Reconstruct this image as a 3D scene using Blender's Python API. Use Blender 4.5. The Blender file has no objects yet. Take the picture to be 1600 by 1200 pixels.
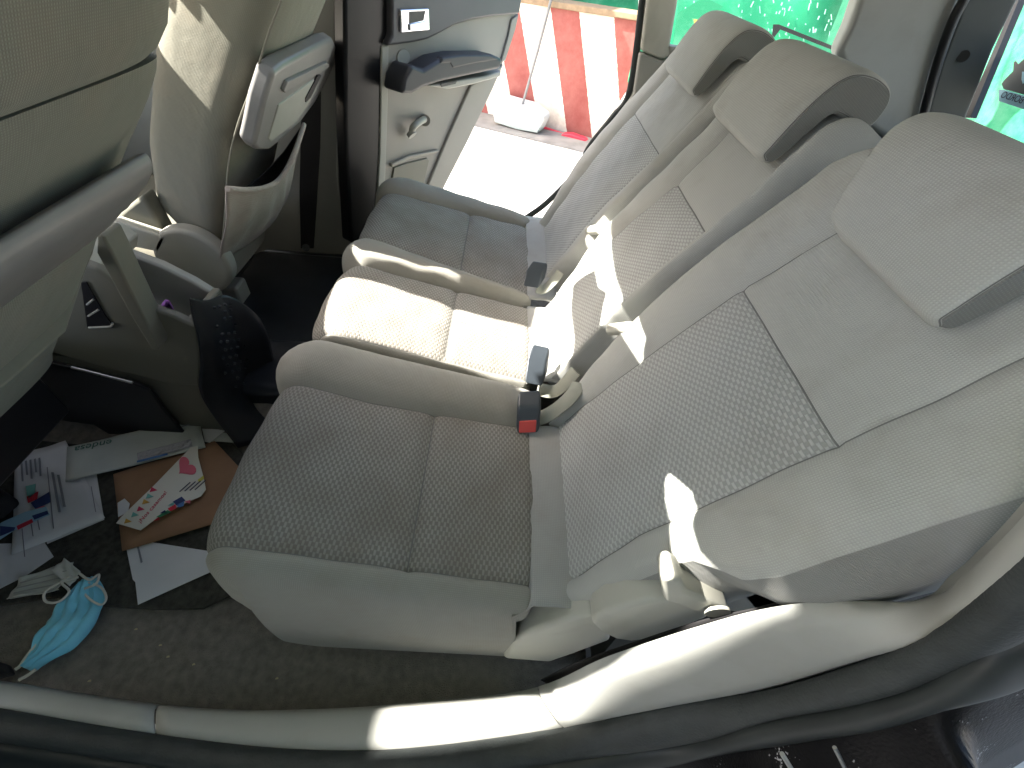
import bpy, bmesh, math, random
from mathutils import Vector, Matrix
random.seed(7)
rad = math.radians
S = bpy.context.scene
COL = S.collection

# ------------------------------------------------------------------ camera, world, sun
F_PX, PITCH, ROLL, YAW = 703.0, 0.795, 0.107, 0.061
CAM = Vector((-0.08, -0.232, 0.721))
_fw = Vector((math.sin(YAW)*math.cos(PITCH), math.cos(YAW)*math.cos(PITCH), -math.sin(PITCH)))
_rt = Vector((math.cos(YAW), -math.sin(YAW), 0)); _up = _rt.cross(_fw)
_c, _s = math.cos(ROLL), math.sin(ROLL)
RT = _c*_rt + _s*_up; UP = -_s*_rt + _c*_up; FW = _fw
cam = bpy.data.objects.new('camera', bpy.data.cameras.new('camera')); COL.objects.link(cam)
cam.data.sensor_width = 36; cam.data.lens = 36*F_PX/1600
cam.data.clip_start = 0.02; cam.data.clip_end = 300
m = Matrix((RT, UP, -FW)).transposed().to_4x4(); m.translation = CAM
cam.matrix_world = m
S.camera = cam

SUN_EL, SUN_AZ = rad(48), rad(-3)          # travel direction: towards +X, a touch towards -Y
SUN = Vector((math.cos(SUN_EL)*math.cos(SUN_AZ), math.cos(SUN_EL)*math.sin(SUN_AZ), -math.sin(SUN_EL)))
w = bpy.data.worlds.new('World'); S.world = w; w.use_nodes = True
nt = w.node_tree; bg = nt.nodes['Background']
sky = nt.nodes.new('ShaderNodeTexSky'); sky.sky_type = 'NISHITA'; sky.sun_disc = False
sky.sun_elevation = SUN_EL; sky.sun_rotation = math.atan2(-SUN.x, -SUN.y)
sky.air_density = 1.0; sky.dust_density = 4.0; sky.ozone_density = 0.3
nt.links.new(sky.outputs[0], bg.inputs[0]); bg.inputs[1].default_value = 0.15
sl = bpy.data.lights.new('sun', 'SUN'); sl.energy = 5.0; sl.angle = rad(0.5); sl.color = (1, 0.95, 0.87)
so = bpy.data.objects.new('sun', sl); COL.objects.link(so)
so.rotation_euler = SUN.to_track_quat('-Z', 'Y').to_euler(); so.location = (-4, 0, 6)
S.view_settings.view_transform = 'Standard'; S.view_settings.look = 'None'
S.view_settings.exposure = 2.4; S.view_settings.gamma = 1.0
S.cycles.max_bounces = 10; S.cycles.diffuse_bounces = 6; S.cycles.use_denoising = True
S.cycles.sample_clamp_indirect = 8

# ------------------------------------------------------------------ where a sight line meets a real surface
def ray(x, y): return FW + (x-800)/F_PX*RT - (y-600)/F_PX*UP
def on(x, y, n, q):
    d = ray(x, y); n = Vector(n); return CAM + d*((Vector(q)-CAM).dot(n)/d.dot(n))
def ax(x, y, v): return on(x, y, (1, 0, 0), (v, 0, 0))
def ay(x, y, v): return on(x, y, (0, 1, 0), (0, v, 0))
def az(x, y, v): return on(x, y, (0, 0, 1), (0, 0, v))
TI = 0.2165
def acush(x, y, o=0.0): return on(x, y, (math.sin(TI), 0, math.cos(TI)), (o*math.sin(TI), 0, o*math.cos(TI)))
REC = 0.528
BT = Vector((math.sin(REC), 0, math.cos(REC))); BN = Vector((-math.cos(REC), 0, math.sin(REC))); BO = Vector((0.072, 0, 0.02))
def aback(x, y, o=0.0): return on(x, y, BN, BO + BN*o)
def bk(t, y, n=0.0): return BO + BT*t + BN*n + Vector((0, y, 0))

# ------------------------------------------------------------------ materials
def mat(name, col, rough=0.6, metal=0.0, spec=0.5, noise=0.0, nscale=8.0, bump=0.0, bscale=200.0, sheen=0.0, coat=0.0, bdist=0.001, stains=None):
    M = bpy.data.materials.new(name); M.use_nodes = True
    t = M.node_tree; b = t.nodes['Principled BSDF']
    b.inputs['Roughness'].default_value = rough; b.inputs['Metallic'].default_value = metal
    b.inputs['Specular IOR Level'].default_value = spec
    b.inputs['Sheen Weight'].default_value = sheen; b.inputs['Coat Weight'].default_value = coat
    b.inputs['Base Color'].default_value = (*col, 1)
    tc = t.nodes.new('ShaderNodeTexCoord')
    src = None
    if noise:
        n = t.nodes.new('ShaderNodeTexNoise'); n.inputs['Scale'].default_value = nscale; n.inputs['Detail'].default_value = 6
        t.links.new(tc.outputs['Object'], n.inputs['Vector'])
        r = t.nodes.new('ShaderNodeMapRange'); r.inputs[1].default_value = 0.3; r.inputs[2].default_value = 0.7
        r.inputs[3].default_value = 1-noise; r.inputs[4].default_value = 1+noise
        t.links.new(n.outputs['Fac'], r.inputs[0])
        mx = t.nodes.new('ShaderNodeMix'); mx.data_type = 'RGBA'; mx.blend_type = 'MULTIPLY'; mx.inputs[0].default_value = 1
        mx.inputs[6].default_value = (*col, 1); t.links.new(r.outputs[0], mx.inputs[7])
        src = mx.outputs[2]
    if stains:
        n = t.nodes.new('ShaderNodeTexNoise'); n.inputs['Scale'].default_value = stains[1]; n.inputs['Detail'].default_value = 4
        n.inputs['Distortion'].default_value = 0.6
        t.links.new(tc.outputs['Object'], n.inputs['Vector'])
        r = t.nodes.new('ShaderNodeMapRange'); r.inputs[1].default_value = 0.52; r.inputs[2].default_value = 0.75
        r.inputs[3].default_value = 0; r.inputs[4].default_value = stains[2]
        t.links.new(n.outputs['Fac'], r.inputs[0])
        mx = t.nodes.new('ShaderNodeMix'); mx.data_type = 'RGBA'
        t.links.new(r.outputs[0], mx.inputs[0])
        if src: t.links.new(src, mx.inputs[6])
        else: mx.inputs[6].default_value = (*col, 1)
        mx.inputs[7].default_value = (*stains[0], 1)
        src = mx.outputs[2]
    if src: t.links.new(src, b.inputs['Base Color'])
    if bump:
        n2 = t.nodes.new('ShaderNodeTexNoise'); n2.inputs['Scale'].default_value = bscale; n2.inputs['Detail'].default_value = 3
        t.links.new(tc.outputs['Object'], n2.inputs['Vector'])
        bp = t.nodes.new('ShaderNodeBump'); bp.inputs['Strength'].default_value = bump; bp.inputs['Distance'].default_value = bdist
        t.links.new(n2.outputs['Fac'], bp.inputs['Height']); t.links.new(bp.outputs[0], b.inputs['Normal'])
    return M

def fabric(name, col, period=0.0034, strength=0.5, stain=0.35, stain_col=(0.24, 0.2, 0.15), use_uv=True):
    """plain ribbed seat cloth: a fine grid of raised dots, a little dirt"""
    M = bpy.data.materials.new(name); M.use_nodes = True
    t = M.node_tree; b = t.nodes['Principled BSDF']; b.inputs['Roughness'].default_value = 0.92
    b.inputs['Specular IOR Level'].default_value = 0.15; b.inputs['Sheen Weight'].default_value = 0.12; b.inputs['Sheen Roughness'].default_value = 0.5
    tc = t.nodes.new('ShaderNodeTexCoord'); o = tc.outputs['UV' if use_uv else 'Object']
    ws = []
    for d in ('X', 'Y'):
        wv = t.nodes.new('ShaderNodeTexWave'); wv.wave_type = 'BANDS'; wv.bands_direction = d
        wv.inputs['Scale'].default_value = math.pi/10/period/1.0
        t.links.new(o, wv.inputs['Vector']); ws.append(wv)
    mu = t.nodes.new('ShaderNodeMath'); mu.operation = 'MULTIPLY'
    t.links.new(ws[0].outputs['Fac'], mu.inputs[0]); t.links.new(ws[1].outputs['Fac'], mu.inputs[1])
    n = t.nodes.new('ShaderNodeTexNoise'); n.inputs['Scale'].default_value = 9; n.inputs['Detail'].default_value = 7; n.inputs['Roughness'].default_value = 0.62
    t.links.new(tc.outputs['Object'], n.inputs['Vector'])
    r = t.nodes.new('ShaderNodeMapRange'); r.inputs[1].default_value = 0.5; r.inputs[2].default_value = 0.8; r.inputs[3].default_value = 0; r.inputs[4].default_value = stain
    t.links.new(n.outputs['Fac'], r.inputs[0])
    mx = t.nodes.new('ShaderNodeMix'); mx.data_type = 'RGBA'; mx.inputs[6].default_value = (*col, 1); mx.inputs[7].default_value = (*stain_col, 1)
    t.links.new(r.outputs[0], mx.inputs[0])
    r2 = t.nodes.new('ShaderNodeMapRange'); r2.inputs[3].default_value = 0.93; r2.inputs[4].default_value = 1.12
    t.links.new(mu.outputs[0], r2.inputs[0])
    m2 = t.nodes.new('ShaderNodeMix'); m2.data_type = 'RGBA'; m2.blend_type = 'MULTIPLY'; m2.inputs[0].default_value = 1
    t.links.new(mx.outputs[2], m2.inputs[6]); t.links.new(r2.outputs[0], m2.inputs[7]); t.links.new(m2.outputs[2], b.inputs['Base Color'])
    bp = t.nodes.new('ShaderNodeBump'); bp.inputs['Strength'].default_value = strength; bp.inputs['Distance'].default_value = 0.0008
    t.links.new(mu.outputs[0], bp.inputs['Height'])
    n3 = t.nodes.new('ShaderNodeTexNoise'); n3.inputs['Scale'].default_value = 22; n3.inputs['Detail'].default_value = 2
    t.links.new(tc.outputs['Object'], n3.inputs['Vector'])
    bp2 = t.nodes.new('ShaderNodeBump'); bp2.inputs['Strength'].default_value = 0.22; bp2.inputs['Distance'].default_value = 0.012
    t.links.new(n3.outputs['Fac'], bp2.inputs['Height']); t.links.new(bp.outputs[0], bp2.inputs['Normal'])
    t.links.new(bp2.outputs[0], b.inputs['Normal'])
    return M

def weave(name, base, dash, bw=0.0145, rh=0.0046, stain=0.5, stain_col=(0.16, 0.13, 0.1), strength=0.9):
    """basket weave: short raised dashes in staggered rows, finely ribbed across"""
    M = bpy.data.materials.new(name); M.use_nodes = True
    t = M.node_tree; b = t.nodes['Principled BSDF']; b.inputs['Roughness'].default_value = 0.85
    b.inputs['Specular IOR Level'].default_value = 0.22; b.inputs['Sheen Weight'].default_value = 0.12
    tc = t.nodes.new('ShaderNodeTexCoord')
    s0 = t.nodes.new('ShaderNodeSeparateXYZ'); t.links.new(tc.outputs['UV'], s0.inputs[0])
    swp = t.nodes.new('ShaderNodeCombineXYZ'); t.links.new(s0.outputs[1], swp.inputs[0]); t.links.new(s0.outputs[0], swp.inputs[1])
    ck = t.nodes.new('ShaderNodeSeparateXYZ'); t.links.new(swp.outputs[0], ck.inputs[0])
    def mth(op, a, c=None):
        n = t.nodes.new('ShaderNodeMath'); n.operation = op
        for i, v in enumerate((a, c)):
            if v is None: continue
            if isinstance(v, (int, float)): n.inputs[i].default_value = v
            else: t.links.new(v, n.inputs[i])
        return n.outputs[0]
    row = mth('FLOOR', mth('DIVIDE', ck.outputs[1], rh))
    par = mth('MODULO', mth('ABSOLUTE', row), 2.0)
    uu = mth('ADD', mth('DIVIDE', ck.outputs[0], bw), mth('MULTIPLY', par, 0.5))
    fu = mth('FRACT', uu); fv = mth('FRACT', mth('DIVIDE', ck.outputs[1], rh))
    du = mth('ABSOLUTE', mth('SUBTRACT', fu, 0.5)); dv = mth('ABSOLUTE', mth('SUBTRACT', fv, 0.5))
    su = t.nodes.new('ShaderNodeMapRange'); su.interpolation_type = 'SMOOTHSTEP'; su.inputs[1].default_value = 0.36; su.inputs[2].default_value = 0.22; su.inputs[3].default_value = 0; su.inputs[4].default_value = 1
    t.links.new(du, su.inputs[0])
    sv = t.nodes.new('ShaderNodeMapRange'); sv.interpolation_type = 'SMOOTHSTEP'; sv.inputs[1].default_value = 0.5; sv.inputs[2].default_value = 0.25; sv.inputs[3].default_value = 0; sv.inputs[4].default_value = 1
    t.links.new(dv, sv.inputs[0])
    d = mth('MULTIPLY', su.outputs[0], sv.outputs[0])
    rib = t.nodes.new('ShaderNodeTexWave'); rib.bands_direction = 'Y'; rib.inputs['Scale'].default_value = math.pi/10/0.0012
    t.links.new(swp.outputs[0], rib.inputs['Vector'])
    mx = t.nodes.new('ShaderNodeMix'); mx.data_type = 'RGBA'; mx.inputs[6].default_value = (*base, 1); mx.inputs[7].default_value = (*dash, 1)
    t.links.new(d, mx.inputs[0])
    n = t.nodes.new('ShaderNodeTexNoise'); n.inputs['Scale'].default_value = 7; n.inputs['Detail'].default_value = 7; n.inputs['Roughness'].default_value = 0.6
    t.links.new(tc.outputs['Object'], n.inputs['Vector'])
    r = t.nodes.new('ShaderNodeMapRange'); r.inputs[1].default_value = 0.42; r.inputs[2].default_value = 0.75; r.inputs[3].default_value = 0; r.inputs[4].default_value = stain
    t.links.new(n.outputs['Fac'], r.inputs[0])
    m3 = t.nodes.new('ShaderNodeMix'); m3.data_type = 'RGBA'; m3.inputs[7].default_value = (*stain_col, 1)
    t.links.new(r.outputs[0], m3.inputs[0]); t.links.new(mx.outputs[2], m3.inputs[6]); t.links.new(m3.outputs[2], b.inputs['Base Color'])
    hgt = mth('ADD', mth('MULTIPLY', d, 1.0), mth('MULTIPLY', rib.outputs['Fac'], 0.25))
    bp = t.nodes.new('ShaderNodeBump'); bp.inputs['Strength'].default_value = strength; bp.inputs['Distance'].default_value = 0.0009
    t.links.new(hgt, bp.inputs['Height'])
    n3 = t.nodes.new('ShaderNodeTexNoise'); n3.inputs['Scale'].default_value = 14; n3.inputs['Detail'].default_value = 2
    t.links.new(tc.outputs['Object'], n3.inputs['Vector'])
    bp2 = t.nodes.new('ShaderNodeBump'); bp2.inputs['Strength'].default_value = 0.2; bp2.inputs['Distance'].default_value = 0.012
    t.links.new(n3.outputs['Fac'], bp2.inputs['Height']); t.links.new(bp.outputs[0], bp2.inputs['Normal']); t.links.new(bp2.outputs[0], b.inputs['Normal'])
    return M

M = {}
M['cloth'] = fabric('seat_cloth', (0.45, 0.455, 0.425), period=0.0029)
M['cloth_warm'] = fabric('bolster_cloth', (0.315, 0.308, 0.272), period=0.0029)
M['cloth_flap'] = fabric('flap_cloth', (0.38, 0.38, 0.36), period=0.003, strength=0.2)
M['cloth_dark'] = fabric('side_cloth', (0.30, 0.30, 0.28), period=0.0026)
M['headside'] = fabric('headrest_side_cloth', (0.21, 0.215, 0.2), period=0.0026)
M['thread'] = mat('seam_thread', (0.17, 0.17, 0.16), 0.9)
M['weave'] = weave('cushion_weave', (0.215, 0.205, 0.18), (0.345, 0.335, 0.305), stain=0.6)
M['weave_back'] = weave('backrest_weave', (0.37, 0.38, 0.36), (0.52, 0.53, 0.51), stain=0.25)  # same fabric as the cushions, paler to paint the light on the backrests
M['front_cloth'] = fabric('front_seat_cloth', (0.19, 0.186, 0.15), period=0.003, stain=0.45)
M['pouch'] = fabric('pouch_cloth', (0.36, 0.32, 0.29), period=0.0025, stain=0.55, stain_col=(0.22, 0.18, 0.15), use_uv=False)
M['trim'] = mat('light_trim_plastic', (0.37, 0.375, 0.35), 0.5, noise=0.06, nscale=6, bump=0.25, bscale=900, bdist=0.0004, stains=((0.3, 0.29, 0.25), 14, 0.35))
M['door_trim'] = mat('door_trim_plastic', (0.235, 0.222, 0.197), 0.5, noise=0.05, bump=0.25, bscale=900, bdist=0.0004)
M['trim_beige'] = mat('beige_trim_plastic', (0.46, 0.455, 0.395), 0.5, noise=0.05, bump=0.25, bscale=900, bdist=0.0004, stains=((0.3, 0.28, 0.22), 12, 0.35))
M['trim_dim'] = mat('grey_trim_plastic', (0.30, 0.30, 0.27), 0.55, noise=0.06, bump=0.2, bscale=700, bdist=0.0004)
M['console'] = mat('olive_grey_plastic', (0.15, 0.145, 0.115), 0.55, noise=0.07, bump=0.2, bscale=700, bdist=0.0004)
M['silver_trim'] = mat('silver_grey_plastic', (0.20, 0.195, 0.19), 0.38, noise=0.06, nscale=20, spec=0.5)
M['door_dark'] = mat('dark_door_plastic', (0.065, 0.063, 0.07), 0.5, noise=0.08, bump=0.2, bscale=800, bdist=0.0004)
M['arm_dark'] = mat('dark_armrest', (0.028, 0.029, 0.035), 0.55, noise=0.1)
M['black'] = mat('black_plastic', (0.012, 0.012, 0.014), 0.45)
M['webbing'] = mat('black_webbing', (0.014, 0.013, 0.014), 0.85, bump=0.6, bscale=500)
M['rubber'] = mat('black_rubber', (0.018, 0.02, 0.024), 0.42, noise=0.25, nscale=12)
M['seal'] = mat('door_seal_rubber', (0.032, 0.038, 0.039), 0.6, noise=0.2, nscale=30, bump=0.7, bscale=260, bdist=0.0012)
M['seal_plain'] = mat('smooth_seal_rubber', (0.02, 0.025, 0.026), 0.5, noise=0.2, nscale=18)
M['chrome'] = mat('chrome', (0.75, 0.75, 0.78), 0.12, metal=1)
M['steel'] = mat('steel', (0.5, 0.5, 0.48), 0.35, metal=1)
M['buckle'] = mat('buckle_plastic', (0.045, 0.055, 0.066), 0.35)
M['red'] = mat('red_button', (0.55, 0.06, 0.05), 0.4)
M['stalk'] = mat('stalk_sleeve', (0.30, 0.31, 0.26), 0.7, noise=0.1)
M['paper'] = mat('paper', (0.62, 0.63, 0.64), 0.8, noise=0.05, nscale=15)
M['paper2'] = mat('paper_green', (0.50, 0.54, 0.51), 0.8, noise=0.08, nscale=12)
M['kraft'] = mat('kraft_paper', (0.27, 0.155, 0.085), 0.85, noise=0.12, nscale=14, bump=0.2, bscale=300)
M['card'] = mat('cream_card', (0.66, 0.66, 0.58), 0.7)
M['film'] = mat('window_film', (0.42, 0.43, 0.46), 0.12, spec=1.0, coat=0.6, bump=1.0, bscale=70, bdist=0.01)
def flat(n, c, r=0.75): return mat(n, c, r)
for n, c in dict(ink=(0.05, 0.05, 0.08), ink_green=(0.07, 0.16, 0.13), ink_grey=(0.22, 0.23, 0.25), p_red=(0.55, 0.04, 0.10), p_teal=(0.17, 0.45, 0.40), p_gold=(0.62, 0.36, 0.07),
                 p_pink=(0.70, 0.16, 0.22), p_blue=(0.08, 0.2, 0.45), p_navy=(0.03, 0.05, 0.16), p_scarlet=(0.55, 0.03, 0.05), p_green=(0.06, 0.28, 0.13), p_white=(0.7, 0.7, 0.7), p_sky=(0.3, 0.5, 0.62),
                 p_lightpink=(0.75, 0.4, 0.42), p_yellow=(0.6, 0.55, 0.1)).items(): M[n] = flat('print_'+n, c)
M['maskblue'] = mat('mask_blue', (0.20, 0.56, 0.70), 0.9, noise=0.12, nscale=25, sheen=0.2)
M['maskwhite'] = mat('mask_white', (0.55, 0.56, 0.50), 0.9)
M['stripe'] = flat('mask_stripe', (0.36, 0.37, 0.33))
M['elastic'] = mat('elastic', (0.62, 0.6, 0.52), 0.9)
M['purple'] = mat('purple_cloth', (0.38, 0.14, 0.55), 0.8, noise=0.15, nscale=30)
M['floor'] = mat('carpet', (0.20, 0.182, 0.158), 1.0, spec=0.1, noise=0.22, nscale=60, bump=1.0, bscale=420, bdist=0.004, stains=((0.25, 0.23, 0.20), 3, 0.5))
M['floormat'] = mat('mat_pile', (0.062, 0.06, 0.05), 1.0, spec=0.1, noise=0.3, nscale=80, bump=0.8, bscale=500, bdist=0.003)
M['crumb'] = mat('crumb', (0.45, 0.38, 0.24), 0.8)
M['roofcloth'] = mat('roof_lining', (0.45, 0.44, 0.40), 0.95)
M['darktrim'] = mat('dark_trim', (0.05, 0.055, 0.05), 0.6, noise=0.1)
M['pillar_dark'] = mat('rear_pillar_trim', (0.055, 0.06, 0.055), 0.6, noise=0.08, bump=0.15, bscale=600)
M['ground'] = mat('pale_concrete', (0.50, 0.48, 0.44), 0.9, noise=0.08, nscale=3, bump=0.3, bscale=60, bdist=0.004)
M['gutter'] = mat('grey_concrete', (0.27, 0.25, 0.225), 0.9, noise=0.2, nscale=7, bump=0.4, bscale=80, bdist=0.004)
M['dustpan_w'] = mat('white_dustpan_plastic', (0.72, 0.72, 0.70), 0.45, noise=0.08, nscale=12)
M['dustpan_g'] = mat('green_grey_plastic', (0.40, 0.45, 0.42), 0.5, noise=0.1)
M['redplastic'] = mat('red_plastic', (0.75, 0.04, 0.07), 0.5)
M['ledge'] = mat('ledge_wood', (0.25, 0.17, 0.10), 0.7, noise=0.2, nscale=20)
M['sticker'] = flat('sticker_grey', (0.12, 0.125, 0.115))
M['sticker_blue'] = flat('sticker_paleblue', (0.42, 0.66, 0.72))

# black car paint with dust and drops
def paint_mat():
    Mx = mat('black_paint', (0.006, 0.006, 0.007), 0.4, spec=0.12)
    t = Mx.node_tree; b = t.nodes['Principled BSDF']; tc = t.nodes.new('ShaderNodeTexCoord')
    v = t.nodes.new('ShaderNodeTexNoise'); v.inputs['Scale'].default_value = 240; v.inputs['Detail'].default_value = 3
    t.links.new(tc.outputs['Object'], v.inputs['Vector'])
    n2 = t.nodes.new('ShaderNodeTexNoise'); n2.inputs['Scale'].default_value = 9
    t.links.new(tc.outputs['Object'], n2.inputs['Vector'])
    n2.inputs['Scale'].default_value = 17
    mu = t.nodes.new('ShaderNodeMath'); mu.operation = 'MULTIPLY'; t.links.new(v.outputs['Fac'], mu.inputs[0]); t.links.new(n2.outputs['Fac'], mu.inputs[1])
    r = t.nodes.new('ShaderNodeMapRange'); r.inputs[1].default_value = 0.37; r.inputs[2].default_value = 0.42
    t.links.new(mu.outputs[0], r.inputs[0])
    mx = t.nodes.new('ShaderNodeMix'); mx.data_type = 'RGBA'; mx.inputs[6].default_value = (0.006, 0.006, 0.007, 1); mx.inputs[7].default_value = (0.4, 0.4, 0.42, 1)
    t.links.new(r.outputs[0], mx.inputs[0]); t.links.new(mx.outputs[2], b.inputs['Base Color'])
    bp = t.nodes.new('ShaderNodeBump'); bp.inputs['Strength'].default_value = 0.35; bp.inputs['Distance'].default_value = 0.002
    t.links.new(v.outputs['Fac'], bp.inputs['Height']); t.links.new(bp.outputs[0], b.inputs['Normal'])
    return Mx
M['paint'] = paint_mat()
M['paint_clean'] = mat('clean_black_paint', (0.006, 0.006, 0.007), 0.3, spec=0.3)

def tarp_mat(name, c1, c2, streak, trans=0.5):
    Mx = bpy.data.materials.new(name); Mx.use_nodes = True
    t = Mx.node_tree; t.nodes.remove(t.nodes['Principled BSDF']); out = t.nodes['Material Output']
    tc = t.nodes.new('ShaderNodeTexCoord'); mp = t.nodes.new('ShaderNodeMapping')
    t.links.new(tc.outputs['Object'], mp.inputs[0]); mp.inputs['Rotation'].default_value = (0, 0.5, 0); mp.inputs['Scale'].default_value = streak
    n = t.nodes.new('ShaderNodeTexNoise'); n.inputs['Scale'].default_value = 3; n.inputs['Detail'].default_value = 8; n.inputs['Roughness'].default_value = 0.7
    t.links.new(mp.outputs[0], n.inputs['Vector'])
    cr = t.nodes.new('ShaderNodeValToRGB'); cr.color_ramp.elements[0].position = 0.42; cr.color_ramp.elements[1].position = 0.66
    cr.color_ramp.elements[0].color = (*c1, 1); cr.color_ramp.elements[1].color = (*c2, 1)
    t.links.new(n.outputs['Fac'], cr.inputs[0])
    d = t.nodes.new('ShaderNodeBsdfDiffuse'); tr = t.nodes.new('ShaderNodeBsdfTranslucent'); mx = t.nodes.new('ShaderNodeMixShader'); mx.inputs[0].default_value = trans
    for s in (d, tr): t.links.new(cr.outputs[0], s.inputs['Color'])
    t.links.new(d.outputs[0], mx.inputs[1]); t.links.new(tr.outputs[0], mx.inputs[2]); t.links.new(mx.outputs[0], out.inputs[0])
    return Mx
M['tarp'] = tarp_mat('green_tarpaulin', (0.04, 0.34, 0.18), (0.12, 0.48, 0.30), (1, 1, 1), 0.3)
M['tarp2'] = tarp_mat('light_green_tarpaulin', (0.045, 0.30, 0.16), (0.15, 0.43, 0.29), (1, 1, 1), 0.3)
M['dull'] = tarp_mat('added_dull_sheet', (0.17, 0.175, 0.16), (0.23, 0.235, 0.215), (1, 1, 1), 0.05)
M['added_canopy'] = tarp_mat('added_canopy_cloth', (0.18, 0.24, 0.19), (0.22, 0.28, 0.23), (1, 1, 1), 0.12)

def glass_mat():
    Mx = bpy.data.materials.new('thin_window_glass'); Mx.use_nodes = True
    t = Mx.node_tree; t.nodes.remove(t.nodes['Principled BSDF']); out = t.nodes['Material Output']
    a = t.nodes.new('ShaderNodeBsdfTransparent'); a.inputs[0].default_value = (0.9, 0.93, 0.92, 1)
    g = t.nodes.new('ShaderNodeBsdfGlossy'); g.inputs['Roughness'].default_value = 0.02
    mx = t.nodes.new('ShaderNodeMixShader'); mx.inputs[0].default_value = 0.04; t.links.new(a.outputs[0], mx.inputs[1]); t.links.new(g.outputs[0], mx.inputs[2])
    t.links.new(mx.outputs[0], out.inputs[0]); return Mx
M['glass'] = glass_mat()

# ------------------------------------------------------------------ mesh helpers
def link(name, me, material, parent=None, smooth=40):
    if material: me.materials.append(material)
    for p in me.polygons: p.use_smooth = bool(smooth)
    if smooth and smooth < 180: me.set_sharp_from_angle(angle=rad(smooth))
    o = bpy.data.objects.new(name, me); COL.objects.link(o)
    if parent:
        o.parent = parent; o.matrix_parent_inverse = Matrix.Translation(-parent_world(parent))
    return o
def parent_world(p):
    v = Vector(p.location)
    if p.parent: v = p.matrix_parent_inverse.translation + v + parent_world(p.parent)
    return v
def thing(name, label, cat, loc=(0, 0, 0), group=None):
    o = bpy.data.objects.new(name, None); COL.objects.link(o); o.location = loc; o.empty_display_size = 0.05
    o['label'] = label; o['category'] = cat
    if group: o['group'] = group
    return o
def tag(o, label, cat, group=None):
    o['label'] = label; o['category'] = cat
    if group: o['group'] = group
    return o
def bev(o, w, seg=3):
    if w:
        b = o.modifiers.new('bevel', 'BEVEL'); b.width = w; b.segments = seg; b.limit_method = 'ANGLE'; b.angle_limit = rad(30); b.harden_normals = True
    return o
def prism(name, pts, off, material, parent=None, bevel=0.0, seg=3):
    """flat outline given thickness"""
    off = Vector(off); bm = bmesh.new(); n = len(pts)
    a = [bm.verts.new(Vector(p)) for p in pts]; b = [bm.verts.new(Vector(p)+off) for p in pts]
    bm.faces.new(a); bm.faces.new(b[::-1])
    for i in range(n): bm.faces.new((a[i], b[i], b[(i+1) % n], a[(i+1) % n]))
    bmesh.ops.recalc_face_normals(bm, faces=bm.faces)
    me = bpy.data.meshes.new(name); bm.to_mesh(me); bm.free()
    return bev(link(name, me, material, parent, 35), bevel, seg)
def spline(pts, n):
    pts = [Vector(p) for p in pts]; P = [2*pts[0]-pts[1]] + pts + [2*pts[-1]-pts[-2]]
    out = []; k = len(pts)-1
    for i in range(n):
        u = i/(n-1)*k; j = min(int(u), k-1); t = u-j
        a, b, c, d = P[j], P[j+1], P[j+2], P[j+3]
        out.append(0.5*((2*b)+(c-a)*t+(2*a-5*b+4*c-d)*t*t+(3*b-a-3*c+d)*t**3))
    return out
def tube(name, pts, r, material, parent=None, n=None, seg=10, flat=1.0, flat_dir=None, smooth=True):
    pts = spline(pts, n or max(8, len(pts)*5)) if smooth and len(pts) > 2 else [Vector(p) for p in pts]
    bm = bmesh.new(); rings = []; prev = None
    for i, p in enumerate(pts):
        d = (pts[min(i+1, len(pts)-1)]-pts[max(i-1, 0)]).normalized()
        ref = Vector(flat_dir) if flat_dir else (prev or (Vector((0, 0, 1)) if abs(d.z) < 0.9 else Vector((1, 0, 0))))
        a = (ref-d*ref.dot(d)).normalized(); prev = a; b = d.cross(a)
        rr = r(i/(len(pts)-1)) if callable(r) else r
        rings.append([bm.verts.new(p+a*math.cos(2*math.pi*k/seg)*rr*flat+b*math.sin(2*math.pi*k/seg)*rr) for k in range(seg)])
    for A, B in zip(rings, rings[1:]):
        for k in range(seg): bm.faces.new((A[k], A[(k+1) % seg], B[(k+1) % seg], B[k]))
    bm.faces.new(rings[0][::-1]); bm.faces.new(rings[-1])
    bmesh.ops.recalc_face_normals(bm, faces=bm.faces)
    me = bpy.data.meshes.new(name); bm.to_mesh(me); bm.free()
    return link(name, me, material, parent, 60)
def grid(name, rows, material, parent=None, thick=0.0, faces=None, smooth=60, uvs=None, thick_off=-1):
    """sheet of points rows[i][j]; faces: predicate on (i,j)"""
    bm = bmesh.new(); uv = bm.loops.layers.uv.new('UV')
    V = [[None]*len(r) for r in rows]; ni, nj = len(rows), len(rows[0])
    if uvs is None:
        mi = ni//2; mj = nj//2
        us = [0]; vs = [0]
        for j in range(1, nj): us.append(us[-1]+(Vector(rows[mi][j])-Vector(rows[mi][j-1])).length)
        for i in range(1, ni): vs.append(vs[-1]+(Vector(rows[i][mj])-Vector(rows[i-1][mj])).length)
        uvs = lambda i, j: (vs[i], us[j])
    def vv(i, j):
        if V[i][j] is None: V[i][j] = bm.verts.new(rows[i][j])
        return V[i][j]
    for i in range(ni-1):
        for j in range(nj-1):
            if faces and not faces(i, j): continue
            q = ((i, j), (i+1, j), (i+1, j+1), (i, j+1))
            try: f = bm.faces.new([vv(*k) for k in q])
            except ValueError: continue
            for l, k in zip(f.loops, q): l[uv].uv = uvs(*k)
    me = bpy.data.meshes.new(name); bm.to_mesh(me); bm.free()
    o = link(name, me, material, parent, smooth)
    if thick:
        s = o.modifiers.new('solid', 'SOLIDIFY'); s.thickness = thick; s.offset = thick_off
    return o
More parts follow.
